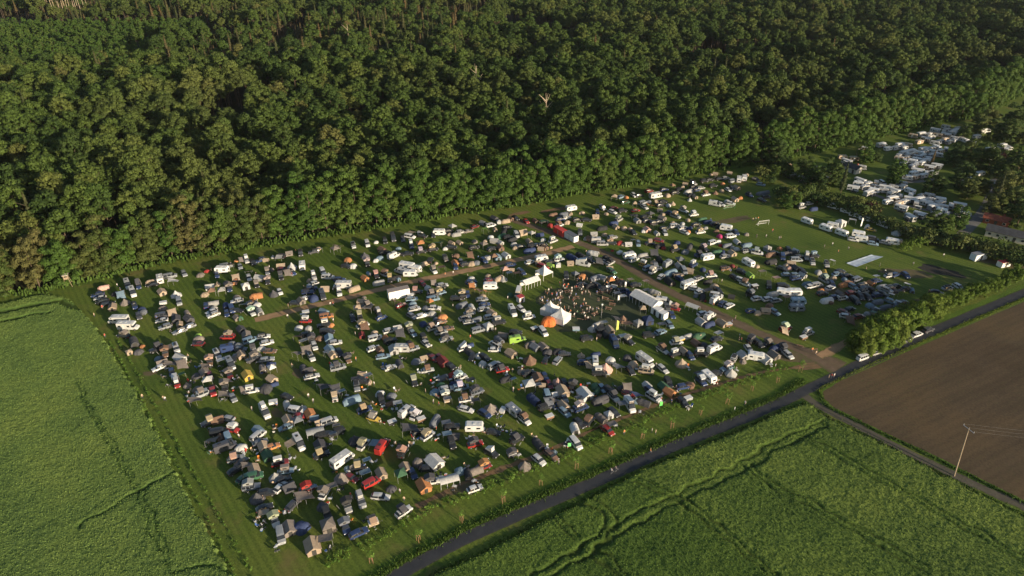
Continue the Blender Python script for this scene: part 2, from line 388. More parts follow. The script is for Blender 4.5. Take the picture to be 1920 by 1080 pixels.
# ---------------------------------------------------------------- ground tents; unit = real metres
# slots 0 canvas 1 opening 2 pole
TMAT=['canvas','opening','pole_metal','whiteplastic']
def t_dome():
    m=MB(); nu,nv=16,6; vs=[]
    for j in range(nv+1):
        th=PI/2*j/nv
        for i in range(nu):
            a=2*PI*i/nu; k=1+.10*math.cos(4*a); r=1.7*math.cos(th)**.85*k*(1+.05*(i%2)); vs.append((r*math.cos(a),r*.88*math.sin(a),1.5*math.sin(th)**.9))
    m.add(vs,[(j*nu+i,j*nu+(i+1)%nu,(j+1)*nu+(i+1)%nu,(j+1)*nu+i) for j in range(nv) for i in range(nu)],0)
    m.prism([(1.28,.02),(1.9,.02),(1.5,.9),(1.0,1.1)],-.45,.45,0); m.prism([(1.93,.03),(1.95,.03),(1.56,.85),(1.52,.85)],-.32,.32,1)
    return m
def t_tunnel():
    m=MB(); ns=7; n=10; secs=[]
    for i in range(ns):
        x=-2.3+4.6*i/(ns-1); k=[.62,.92,1,.96,1,.96,.95][i]
        secs.append([(x,1.25*k*math.cos(PI*j/n),1.75*k*math.sin(PI*j/n)**.75) for j in range(n+1)])
    for i in range(ns-1):
        for j in range(n): m.add([secs[i][j],secs[i][j+1],secs[i+1][j+1],secs[i+1][j]],[(0,1,2,3)],0)
    m.add(secs[0],[tuple(range(n+1))],0); m.add(secs[-1],[tuple(range(n,-1,-1))],0)
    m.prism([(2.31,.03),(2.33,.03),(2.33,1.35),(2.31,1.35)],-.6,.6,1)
    return m
def t_bell():
    m=MB(); s=1.75; n=6; ring=[]
    prof=[(1,0),(1,.55),(.62,1.15),(.3,1.75),(.06,2.5)]; vs=[]
    for r,z in prof:
        for k in range(8):
            a=2*PI*(k+.5)/8; vs.append((s*1.12*r*math.cos(a),s*1.12*r*math.sin(a),z))
    m.add(vs,[(j*8+i,j*8+(i+1)%8,(j+1)*8+(i+1)%8,(j+1)*8+i) for j in range(4) for i in range(8)]+[tuple(32+i for i in range(8))],0)
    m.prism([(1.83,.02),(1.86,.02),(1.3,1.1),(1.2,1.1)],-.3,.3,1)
    return m
def t_gazebo():
    m=MB(); a=1.5
    m.add([(-a,-a,2.1),(a,-a,2.1),(a,a,2.1),(-a,a,2.1),(0,0,2.95),(-a,-a,1.88),(a,-a,1.88),(a,a,1.88),(-a,a,1.88)],
      [(0,1,4),(1,2,4),(2,3,4),(3,0,4),(5,6,1,0),(6,7,2,1),(7,8,3,2),(8,5,0,3)],0)
    for x in (-1,1):
        for y in (-1,1): m.tube((x*1.47,y*1.47,0),(x*1.47,y*1.47,2.1),.04,2,4)
    return m
def t_house():
    m=MB(); m.prism([(-1.35,0),(1.35,0),(1.4,1.35),(.05,2.15),(-.05,2.15),(-1.4,1.35)],-1.7,1.7,0)
    m.prism([(-1.6,1.25),(0,2.24),(1.6,1.25),(1.6,1.2),(0,2.18),(-1.6,1.2)],-1.85,1.85,0)
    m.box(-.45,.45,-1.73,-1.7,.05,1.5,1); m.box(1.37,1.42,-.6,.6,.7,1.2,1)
    return m
def t_walled():
    m=MB(); a=1.5
    m.box(-a,a,-a,a,0,2.0,0); m.add([(-1.6,-1.6,1.95),(1.6,-1.6,1.95),(1.6,1.6,1.95),(-1.6,1.6,1.95),(0,0,2.8)],[(0,1,4),(1,2,4),(2,3,4),(3,0,4),(3,2,1,0)],0)
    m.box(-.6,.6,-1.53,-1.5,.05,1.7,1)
    return m
def t_tarp():
    m=MB(); g=[]
    for i in range(6):
        row=[]
        for j in range(6):
            u=i/5; v=j/5; x=-2+4*u; y=-1.7+3.4*v
            z=2.0-1.25*u*u*(.6+.4*v)-.25*math.sin(PI*u)*math.sin(PI*v)-.5*v*v*u
            row.append((x*(1-.12*math.sin(PI*v)),y*(1-.12*math.sin(PI*u)),max(.15,z)))
        g.append(row)
    m.sheet(g,.03,0); m.tube((-2,-1.7,0),(-2,-1.7,2.1),.03,2,4); m.tube((-2,1.7,0),(-2,1.7,2.1),.03,2,4); m.tube((0,-1.6,0),(0,-1.6,1.6),.03,2,4)
    return m
def t_sheet():
    m=MB(); g=[]
    for i in range(5): g.append([(-1.5+3*j/4,-1.15+2.3*i/4,2.15-.07*i-.08*math.sin(PI*j/4)*math.sin(PI*i/4)) for j in range(5)])
    m.sheet(g,.03,0)
    for x in (-1.47,1.47):
        for y in (-1.12,1.12): m.tube((x,y,0),(x,y,2.12 if y<0 else 1.86),.03,2,4)
    return m
def t_party():
    m=MB(); g=[]; n=8
    for i in range(4):
        x=-3+6*i/3; g.append([(x,-1.6+3.2*j/n,2.1+.75*math.sin(PI*j/n)**.8) for j in range(n+1)])
    m.sheet(g,.04,0)
    for i in range(4):
        for y in (-1.57,1.57): m.tube((-2.97+5.94*i/3,y,0),(-2.97+5.94*i/3,y,2.1),.05,3,6)
    return m
TD={'D':('dome_tent','dome tent',t_dome(),'tent',1.5),'T':('tunnel_tent','tunnel tent',t_tunnel(),'tent',1.7),'B':('bell_tent','peaked bell tent',t_bell(),'tent',2.4),
 'G':('gazebo','open-sided gazebo',t_gazebo(),'gazebo',2.6),'H':('frame_tent','gabled frame tent',t_house(),'tent',2.1),'W':('walled_gazebo','box-shaped walled gazebo',t_walled(),'gazebo',2.6),
 'Q':('tarp_shelter','slanting tarp shelter','','tarp',1.8),'A':('sun_canopy','flat sun canopy on poles','','canopy',2.2),'P':('party_tent','open party tent with arched roof','','tent',2.8)}
TD['Q']=(*TD['Q'][:2],t_tarp(),*TD['Q'][3:]); TD['A']=(*TD['A'][:2],t_sheet(),*TD['A'][3:]); TD['P']=(*TD['P'][:2],t_party(),*TD['P'][3:])
TM={}
for k,(nm,_,mb,_,_) in TD.items():
    whole=mb.mesh(nm+'_far',TMAT); parts=mb.split({'canvas':[0]},TMAT,nm); parts['openings']=[(q.mesh(nm+'_doorway',['opening']),cx) for q,cx in mb.islands([1])]
    poles=[]
    for slot in (2,3):
        idx=[i for i,m in enumerate(mb.m) if m==slot]; n=6 if slot==2 else 8
        for a in range(0,len(idx),n):
            q=MB(); used={}
            for i in idx[a:a+n]:
                g=[]
                for v in mb.f[i]:
                    if v not in used: used[v]=len(q.v); q.v.append(mb.v[v])
                    g.append(used[v])
                q.f.append(tuple(g)); q.m.append(0)
            poles.append(q.mesh(nm+'_pole',[TMAT[slot]]))
    TM[k]=(whole,parts,poles)
TG={'D':'dome tents','T':'tunnel tents','B':'bell tents','G':'open gazebos','H':'frame tents','W':'walled gazebos','Q':'tarp shelters','A':'sun canopies','P':'party tents'}
COLS={'w':((.56,.56,.55),'white'),'k':((.025,.026,.03),'black'),'g':((.07,.07,.08),'dark grey'),'s':((.27,.285,.30),'silver'),'b':((.03,.05,.13),'dark blue'),
 'c':((.18,.26,.33),'light blue'),'r':((.33,.03,.025),'red'),'y':((.52,.36,.07),'yellow'),'o':((.46,.20,.08),'orange'),'n':((.05,.13,.07),'green'),'t':((.40,.31,.225),'tan'),
 'e':((.20,.12,.08),'brown'),'h':((.36,.355,.345),'light grey'),'i':((.24,.40,.07),'lime green'),'m':((.17,.025,.025),'dark red'),'p':((.58,.36,.30),'pale pink'),
 'd':((.21,.18,.16),'grey-brown'),'z':((.15,.165,.195),'slate blue'),'f':((.50,.04,.16),'magenta')}
# ---------------------------------------------------------------- camp inventory
# one line per tile of the photograph: origin and zoom, then x,y,kind+colour[,angle[,extras]]
TILES={}
TILES[(160,580,6)]="""370,110,mw,180 480,180,mw,0 430,290,ek,170,Rd 540,350,Tg,290,x1.3 640,410,Do,0,x.6 490,475,Wt,0,x.65 595,470,Dg 800,440,jk,200,Rg 1020,430,vw,290,bd
1270,325,Dd,0,x1.2 1265,285,Di,0,x.7 1270,385,hm,180 900,490,je,270,Re 820,545,Dc,0,x.8 860,600,Hd 830,650,hw,200 1060,540,Hw,30,x1.1 970,700,hb,280 960,625,Qd 1090,630,Qd 1000,760,Xw,270
1030,830,hr,280,Sw 1090,755,An,20,x.8 1140,840,Bd,0,x.75 1400,590,je,270,Rt 1370,650,Qd 1250,740,Dg 1340,700,Hd 1400,740,hm,290 1480,500,vw,300 1560,440,lb,190 1640,380,Dz 1600,305,vr,180,Rt
1720,400,Dh 1745,440,hz,0 1530,590,Aw,20 1630,605,ls,300 1690,540,hk,240 1740,510,Ht 1620,730,em,290,Rd 1820,735,Hy,20,x1.1 1380,805,Gw,10 1430,910,pr,285 1590,820,Qd 1570,870,jk,270,Rd
1570,970,Qd 1660,990,hs,300 1260,890,Dd 1290,950,vs,200,Rd 1240,1030,Qd,20 1870,910,ew,10,Sw 1790,925,Qd,0,x.8 1810,285,Hd 1750,220,Hg 1850,340,vc,20 900,190,ss,195 1060,240,es,200 1160,190,es,200
1060,165,Ht,0,x.8 980,50,Qt 870,60,vg,10 1020,100,Hg 1160,100,Hg,0,x1.1 1140,30,Td,300,x.8 860,120,hw,190 600,70,sg,290 650,20,Dz 1430,30,hw,200 1700,90,Hd,0,x.8 1740,95,Wn,0,x.6"""
TILES[(150,460,4.8)]="""210,375,Tp,10 160,440,sb,190 180,470,hw,190 290,550,Ht,10 400,500,Bd 370,455,Qc 425,345,lw,290 472,415,lw,290 515,320,Td,290 525,360,eb,280,Wg 640,325,Tt,10 650,345,ek,190 720,300,nw,100
810,270,vs,10 840,325,Qw,10,x1.1 935,250,ss,300 1080,260,Dd 735,415,Ht 860,430,Bw,0,x1.1 890,500,vs,280 490,540,sb,290 555,570,Db 750,520,Xw,10 740,560,Dd 965,590,Td,290,x.8 200,500,sk,190 250,520,ek,10 320,430,Dk"""
TILES[(380,440,6)]="""45,405,Dr,0,x.7 160,450,hb,280 155,410,Dd,0,x.8 215,390,nw,0 260,345,vs,10 320,350,Qe,0,x.8 375,290,Do,0,x.6 420,355,hs,290 440,300,Qd,0,x.7 495,285,jw,290,Sw 565,305,sk,300 650,280,sb,200 710,280,Ht,0,x.7 790,240,Bw,0,x.6
870,240,jk,180,ah 930,225,Dw,0,x.7 970,205,Hd,0,x.9 1100,205,jg,280 1250,185,sg,190 1300,150,Dt,0,x.8 1325,185,Ah,10,x.7 1490,165,Gd,20,x1.1 1530,140,Qt 1470,190,hk,0 1630,275,Do,0,x1.15 1615,350,sk,350 1690,345,Dw,0,x1.1
1695,120,jw,290 1850,95,vw,290 730,410,hz,280,Rd 770,390,Dd,0,x.8 880,345,Ht,80 900,385,hm,0 1000,345,Bw,0,x1.25 1120,345,nw,90 880,470,jk,280,Rg 960,440,Qd 1005,420,sb,320 520,480,sw,290 530,430,Qd,0,x.8 640,475,Hw,40,x1.1
605,560,hk,290,Rd 730,520,sk,280,Rt 375,495,Qt 370,525,ho,250 480,570,Ww,15,x1.05 300,600,sb,280,Rd 280,555,Hd 165,545,Bt,0,x.7 80,580,Hw,80 20,665,Dt 100,645,Ge,10 215,635,Gh,10 800,645,Bg,0,x1.1 860,640,hw,300 600,680,To,10,x1.2
380,700,Dd 385,740,sw,190 110,765,Th,10 40,790,sb,90 115,835,Dh 115,885,sw,200 260,790,Tb,280 270,880,hb,280 330,830,vb,290 390,850,hk,0 480,790,Qs 550,770,sk,20 600,780,Dw 635,850,Th,300,x1.05 550,870,sw,310,Rw 365,930,Bt,0,x.8
420,930,Wi,0,x.5 1250,470,jw,290,Sw 1200,510,Dt,0,x.8 1240,550,sw,200 1220,600,sb,10 1180,640,jb,10 1350,410,vw,300 1415,440,Bw,0,x.6 1410,470,vw,0 1540,500,sb,0 1570,560,mw,180 1540,650,vw,280,Sw 1690,640,Tt,20,x1.1 1730,670,Dd,0,x.7
1380,600,Ht,70 1350,680,lg,290 1250,715,Db,0,x1.4 1230,660,Qb 1100,740,Hd 1050,770,hk,0 1160,710,hw,20"""
TILES[(520,540,6)]="""320,275,Xs,10 290,325,Aw,10,x.7 320,365,hr,0,Sw 240,440,Dw 350,445,Dh 250,550,Qe 330,520,sk,10 520,260,Hc,30 550,310,vo,10 520,410,jk,190,Sw 600,410,Do,0,x.8 560,485,vk,0 470,560,De 580,560,Hc,10,x1.1 650,610,sw,10 300,610,Ah,20
390,590,jd,280,Rg 415,645,sw,290 330,710,Qd,0,x1.1 250,745,Qd,30 380,770,sw,300 590,690,Hc,20,x1.1 620,735,Ht,20 560,745,Ah,20,x.8 700,720,sk,300 790,795,he,300,Rg 680,885,vs,15,Rg 290,895,Tg,290 350,915,Hg,290,x.8 385,990,ew,15 950,145,Ht,60
1010,195,hk,20,Rd 1020,220,Qt,0,x1.3 900,235,Gt 905,320,jk,280,Rt 870,330,sk,290 1110,225,Dt,0,x.8 1140,280,eg,300,Sh 960,415,sw,20,Rt 1170,330,hb,20 980,440,Qe 950,525,Hm,10,x.8 1090,495,Dt,0,x.8 1100,555,vw,15 1080,675,sw,20 1150,690,He,20,x.8 1190,765,ec,10
950,960,Ht,0,x.8 940,1040,vk,0 1020,1000,Ah,20 1020,1050,Dt,0,x.8 1195,325,hr,10"""
TILES[(720,520,6)]="""300,205,Xw,10 365,155,sk,0,Rt 310,240,sc,10 190,310,hm,20 140,290,Qe,0,x.7 320,290,Dc 340,350,sw,15 350,325,Dh,0,x.8 430,425,ew,15 535,400,Dh,0,x1.15 310,430,sz,330 490,110,Dw 560,80,Qd,0,x.7 655,85,sw,10 630,170,sc,15,Rt 550,185,jg,10,Rd
550,235,vc,10 520,290,Go,0,x.8 470,340,Dz 570,340,sw,0 650,440,Do,0,x1.25 590,460,Dz,0,x.8 440,515,Db 545,565,sw,20,Rt 640,500,he,20 640,610,ss,15,Rd 720,570,he,10 700,690,es,15,Rg 290,580,jd,300,Rt 320,620,hc,310 60,595,sw,15 150,560,Hw,290,x.9
180,640,Qg,290 20,685,Ho,20,x.8 70,710,jk,20 450,680,jk,300 470,740,hw,320 290,745,Tk,300 320,795,ss,15,Re 110,805,Hh,10,x1.1 200,795,nh,0 30,875,ec,10 360,935,Dz,0,x1.1 445,900,Ht,300,x.8 550,900,pm,330 625,905,sm,320 660,935,Hm,20,x1.2 490,1040,hw,10,Re
170,960,Tg,300 70,1010,hw,20 740,990,sk,330 880,205,jk,280,Rt 890,245,At,0,x.7 930,190,hb,280 820,230,sk,0 870,305,Tz,20,x1.1 985,330,Tw,300,x1.1 960,400,hs,10,Rd 910,455,sw,15 960,495,sw,10 1030,470,Tz,20 1080,545,Hg,0,x.8 1060,585,vs,15 1170,545,Ww,0,x1.05
1290,495,vk,10,Sh 1110,205,Dt,0,x.9 1090,160,Qe 1000,75,Hw,0,x.8 980,50,sb,10 990,115,Qo,0,x.8 1195,95,nw,0 1160,180,Qo,0,x.7 1100,245,ss,10 1130,300,hb,10 1120,355,sw,10 1140,315,De,0,x.8 1210,400,Ht,0 1190,440,sw,10 1420,190,Dn,0,x.9
1445,370,lw,300 1540,350,sw,320 1630,440,sw,10,Sw 1790,605,vw,310 1500,690,li,10 1480,615,sk,0 1340,645,Hd,60 1290,690,Tz,320 1250,755,vw,150 1430,845,Ht,30,x1.1 1640,745,Td,20 1700,775,Hz,30 1790,775,Hd 1840,835,Dg,0,x1.1 1640,905,Be,0,x1.35 1820,925,hk,60
900,790,sw,20,Ww 960,830,Tg,320 990,890,hk,250 1080,865,Bw,0,x.9 1120,890,sk,330 1110,965,Dw 1240,985,vs,30 1330,1035,sr,15,Rg 1550,1040,Bt,0,x.9 1620,1070,sk,20 960,760,Tb,20,x.7 1690,580,Xk,20"""
TILES[(350,620,4.8)]="""690,50,sw,10 720,105,sw,15 600,175,vw,280,Rg 670,155,Dw,0,x.9 750,180,he,0 600,245,vg,200,Rd 720,255,es,10 680,330,Td,280 760,300,Hb,0,x.8 770,350,Gw,0,x.8 770,370,ho,200 765,430,Ht,30 710,510,Dg,0,x1.35 780,480,Tb,20,x.7
1250,510,Qg,20,x1.2 1340,540,Qg 1330,590,jw,100,Rt 1400,565,Ac,20,x.8 1480,615,Tc,20,x1.25 1600,705,sb,20,Rt 1680,785,hy,345,Rh 1850,825,Xg,20 1530,500,js,280 1530,450,Ag,10,x.9 1620,435,Aw,10,x.8 1640,480,Dt,0,x.8 1580,400,hm,0,Rt 1740,560,Dw 1840,580,Dz
1750,615,jk,290 1830,650,Te,20,x.8 1900,665,Aw,10 780,645,Xw,10 700,720,lw,300,Sw 900,590,hk,340 900,660,Tw,290,x.95 1000,705,vw,350 1030,690,Bw,0,x.7 1020,765,hr,0 1110,745,Ho,20 910,800,Ht,20 1000,815,Gz,20 890,865,hc,200 1150,780,Hc,80,x.8 1210,820,Ht,0
1275,810,vw,20 1170,910,Ps,15,x.95 1215,925,jk,10 1350,905,jk,200 1350,880,Ad,10,x.8 1320,950,Az,20,x.7 1510,970,Bg,0,x1.1 1590,1020,sw,50,Rt 1760,1030,lr,55,ac 200,820,sg,200,Rt 275,795,He,280 360,785,es,170 410,885,hr,350,Sw 410,840,Dw 290,905,vk,10
240,990,Qd 310,965,He,0,x.8 375,970,vc,290 345,1035,lg,20 485,1045,Dw,0,x1.1 640,940,vw,40 640,890,Hc,30,x.9 660,1000,hz,20 690,1040,Ht,20 770,1040,ho,20 1010,1000,lw,300,bt 1200,1030,Hg,20,x1.1"""
TILES[(350,820,4.8)]="""450,195,ss,15,Rt 480,225,sk,45 440,290,hk,30 550,265,Qd,0,x.8 605,290,Ht,20 600,340,vn,15 510,365,hn,40 580,440,jz,10,Rh 640,520,Bg,0,x1.1 705,500,sk,10 700,630,hk,20 790,740,sw,290,Rt 700,700,At,10,x.9 725,160,Hn,20 840,225,sm,15,Sw
800,345,Bh 890,300,hc,10,Sd 900,440,Hg,300 860,445,hw,45 860,375,hk,20 1080,460,hm,20,Rr 1150,475,Ac,20,x.6 1060,535,Qd,20,x1.2 960,595,eg,45 1210,150,sk,20,Rt 1400,190,mw,35 1540,265,hk,10,Rt 1625,225,Ac,20,x.8 1440,275,Dc,0,x.6 1395,345,Bd,0,x1.15
1480,360,hm,330 1660,400,vr,30 1750,320,Ht,20 1610,330,Ac,20 1240,495,sw,60,Rd 1310,455,Ad,20 1445,615,jh,290,Rk 1565,560,vs,290,Sh 1745,530,ew,355 1840,455,Dg,0,x.9 1220,615,Dg 1260,680,jk,290 1270,785,Wd,20,x1.15 1425,800,sb,290,Rz 1545,855,eb,25
1680,770,Xt,20,Rt 860,865,vs,280 905,825,Hd,20,x1.1 1025,800,Db,0,x1.35 1130,970,Ht,20,x1.25 1250,920,Ad,10,x1.25"""
TILES[(640,760,3)]="""350,595,sw,35,Rg 345,260,jk,60,Rt 360,350,Ht,20 335,390,Gn,20 400,380,hb,300 430,315,Dd,0,x1.15 520,315,Hw,30,x1.35 485,350,hk,0 465,445,Ho,20,x1.15 505,425,sw,10,Rg 620,440,Pw,15,x.95 665,365,Dc 715,380,Tk,280 760,375,Td,20 820,365,hm,20,Ro 725,430,hw,20"""
TILES[(700,650,4.8)]="""620,275,Tz,20,x.9 720,240,Br,0,x1.05 780,270,jw,20,Rw 715,330,Db,0,x.8 790,360,vc,10,Rw 875,315,Ag,20 610,345,Dn,0,x1.1 655,375,sw,10 555,400,Dc 930,400,jz,20,Rg 650,450,st,290,Rw 670,485,Az,10,x.9 835,470,sw,10,Re 920,500,Ag,10,x.9 835,560,ew,345
1045,545,Bd,0,x1.3 1010,590,sb,330 1165,575,Xw,60 1260,570,nz,320 1360,655,sw,320,Re 365,310,sk,290,Rt 300,570,lw,40 380,610,sw,50,Rw 430,655,Xe,20 550,665,Tz,60,x1.1 330,735,Qg,10,x1.25 400,765,hk,20 490,795,sw,35,Rt 660,700,Az,10 705,715,jk,10
665,800,Ac,10 735,800,Hg,80,x.8 705,860,jk,290 910,720,nw,0 915,870,sr,15,Rg 1080,765,hk,350 1060,950,sk,330,Ww 1290,830,jk,30,Rg 1245,970,Xg,20,Rg 1320,1005,Bd 1450,970,sw,320 1500,880,Tg,310,x1.1 1570,930,ee,320 1620,935,Bc,0,x.5 1770,810,vw,310 1190,285,Tk,20 1260,315,Ac,20,x.7 1090,20,hw,0"""
TILES[(980,640,6)]="""170,400,He,10,x1.05 250,390,hb,300 70,480,Gw,10,x1.25 60,510,vs,10 170,515,Az,10,x.8 220,485,Ht,80,x.7 300,480,hm,300 400,440,Bp 465,470,sk,300 570,490,jk,60,Rg 280,610,vc,290 370,590,Hw,0,x.8 450,560,Ht,0,x1.2 460,620,ss,300 700,580,Hw,0,x1.35
120,640,Tb,320,x1.15 250,735,jk,20 300,705,Qz 370,685,Qd,0,x.8 465,720,Ht,20,x1.1 470,790,sc,320 650,740,vb,20,Rw 630,660,Az,10,x.8 390,210,ss,50 250,225,hk,60 390,105,Dk,0,x1.1 470,135,hg,0 660,145,Bt,0,x.8 690,235,sb,0 740,285,Qt,0,x.8 810,210,lw,95
820,140,Tb,10,x.8 750,225,Ac,20,x.7 865,345,vk,0,Sw 990,200,Dw,0,x1.1 935,280,Bp,0,x1.3 1080,290,Qz,0,x1.1 1180,175,Dg,0,x1.1 1245,250,Dt,0,x1.2 1210,325,sk,310 1380,205,mw,325 1390,325,vt,350,Sw 1575,305,ew,320 1790,225,Bt,0,x1.2 820,495,Dn 835,560,Tn,0,x.8
890,520,hc,310 980,560,jk,320 1020,615,sw,315,Rg 870,650,Tg,20,x1.3 1180,540,Qd 1190,585,hm,340 1130,515,Tg,10,x.9 1400,490,Hw,20,x.8 1440,550,sb,320 1590,505,Hn,20 1640,460,jk,300 1680,585,Ho,30 1740,625,sk,320 1820,610,Xs,20 1500,650,vw,330,Sw 1885,500,De,0,x1.1
1860,545,sb,10 1280,655,Bc,0,x.7 1290,615,Qb,0,x.9 1390,710,Tg,340,x1.05 1130,715,Az,10,x1.1 1215,725,lw,300,ud 880,850,Td,320,x1.05 970,820,Ww,20,x.8 900,935,sr,320 955,900,Ad,20 1060,835,sk,320 640,915,sk,320 760,950,sk,50,Re 630,1010,Tw,290,x1.05
1575,90,ew,325,Re 1715,135,sk,20,Sw 1810,100,Ht,20 1880,155,sb,310 300,850,Xe,20"""
TILES[(1160,620,6)]="""340,45,jk,5 470,10,sc,20 650,125,sw,10,Rt 700,100,Xy,20 770,60,Th,20,x.9 900,50,Tn,10,x1.1 870,130,He,20,x.9 960,155,Dg 1120,45,Aw,20 1100,90,sk,20 1080,190,lw,25 930,255,jk,0,Sw 1500,100,jk,30,Rg 1575,140,sk,320 1680,140,hk,20,Rd 1460,195,hw,310 1770,185,Tb,20,x1.1
1870,190,ss,320,Rg 1905,265,sw,320 1750,265,Hd,20,x1.1 1400,270,Hh,10,x1.05 1400,330,Bd,0,x.7 1560,290,nw,350 1635,300,Hw,20,x1.2 1300,300,jw,60 1220,420,jc,200,Rw 1290,475,Bh,0,x1.1 1010,525,nw,320 980,595,sb,315,Rw 890,505,Ag,20,x.9 1090,480,jk,20 740,725,Xs,20"""
TILES[(1120,440,6)]="""40,90,vh,0 150,85,sk,0,Rt 255,85,Dr,0,x1.05 290,105,Dt,0,x.7 350,100,Hw,0,x.9 400,85,Ah,10,x.7 460,95,sc,280 590,95,hk,0,Rt 700,120,Tk,10,x1.1 745,145,Dr,0,x.8 690,60,sm,350 900,85,Db 875,165,jk,10,Rt 990,185,Dz,0,x1.1 1040,130,Tg,60 1150,225,sb,10,Rg
1200,155,sk,330,Rh 1240,250,nw,10 1340,190,Tn,10,x1.1 1415,200,Tb,80,x.8 1440,240,sh,10 1520,200,Ht,10 1680,175,js,10 1680,110,Tc,10,x1.05 1800,195,vw,350,Rh 1570,155,Dw,0,x.9 1525,140,Dh,0,x.8 1300,80,vw,20 1345,75,Tw,10,x.8 1390,115,Dr,0,x.7 1460,115,Tz,10
1570,70,Tw,320 1500,10,vw,10 1380,10,Df 20,170,Tw,350,x1.2 110,200,Dr,0,x.45 250,205,Xw,30 190,265,sw,30,Rk 350,240,nw,10 380,305,vw,25 370,180,Dk,0,x.8 510,225,Th,10 640,210,Qg,0,x1.2 640,295,Bt,0,x.9 700,270,Tk,290,x1.05 560,285,At,10,x.8 540,355,jy,340,Sw
470,385,vc,20 660,370,vz,0,Rz 575,425,sw,30,Rw 800,315,ls,30 930,285,Gz,10,x1.1 920,345,Hh,10 820,420,Tc,20,x1.35 910,455,jt,10 930,495,sb,330 680,480,sw,40 770,530,Tk,320,x1.3 980,400,vs,300 1040,400,Ht,60 1080,335,jb,30,Sw 1190,385,Db,0,x.9 1280,455,sw,5,Rt
1140,490,jw,20 1030,550,mw,20 1100,605,sw,350 1150,635,sw,20 1240,640,Ag,20,x1.1 1320,575,Dt,0,x1.2 1360,625,sk,320 1240,525,Tk,20,x.9 1310,510,Ag,10 1190,705,Tk,80 1185,745,Dr,0,x.5 1100,690,Dz,0,x.7 1340,725,lw,35 1340,675,vw,350 1510,690,Hk,80,x.8
1410,770,sb,40 1470,790,sw,25 1110,785,Pw,340,x.9 1180,880,hw,20 1280,900,lw,35 1170,970,Hh,20,x1.1 1255,1005,Tb,20 1400,950,Dt 1420,990,Ht,20 750,740,lw,350 650,695,hy,10 640,640,Th,340,x1.1 550,640,Az,10 870,825,hr,345,Rt 790,840,jh,290 840,900,hb,300
540,545,Ap,10,x.8 370,525,At,10,x.9 1440,375,je,10 1520,345,Dm,0,x.8 1700,310,nw,330 1800,350,Dt,0,x.7 1720,450,Hi,10,x.9 1550,480,sk,330 1600,500,sw,340 1670,550,sw,340,Re 1770,580,Xk,10 1740,680,jk,330,Rz 1790,710,sw,10 1620,410,sk,340 1850,430,At,10 430,560,sk,10 300,545,jk,10
230,545,De,0,x.8 1510,985,Xe,10"""
TILES[(960,500,6)]="""610,100,jk,280 710,95,Gz,20,x.9 790,100,Do,0,x1.1 930,120,Tz,20,x1.1 1010,110,Th,340 1110,165,Go,0,x.9 1210,155,He,0,x.8 1330,165,At,10,x.9 1490,190,Ap,10,x.8 1090,235,sw,20 1150,215,Hh,0,x.7 1250,265,jb,10 1180,315,Az,10 1240,350,Aw,10 1340,310,Tb,320
1250,575,Be,0,x1.05 1420,625,Wh,20,x.9 1200,600,Qg,10,x1.1 1530,590,Wb,10,x1.15 1300,655,Ae,10,x1.1 1470,490,Gt,0,x.8 720,705,Xc,0 910,680,Bh,0,x1.05 960,645,Th,20 1030,645,Ah,10 1100,705,Ht,10 1010,705,jk,20 1050,745,Tk,300 980,775,We,0,x.6 840,800,jk,10
1150,840,lb,300 1160,795,Hz,0,x.8 1250,795,Aw,10,x1.1 1310,835,sk,330,Rt 1540,695,Dn,0,x.8 1530,755,vk,5 1670,735,sc,20,Rt 1680,665,Az,10 1770,645,sc,310 880,210,Tk,10 780,200,sk,20 960,210,sk,330 1040,250,jk,20 1130,120,hk,10"""
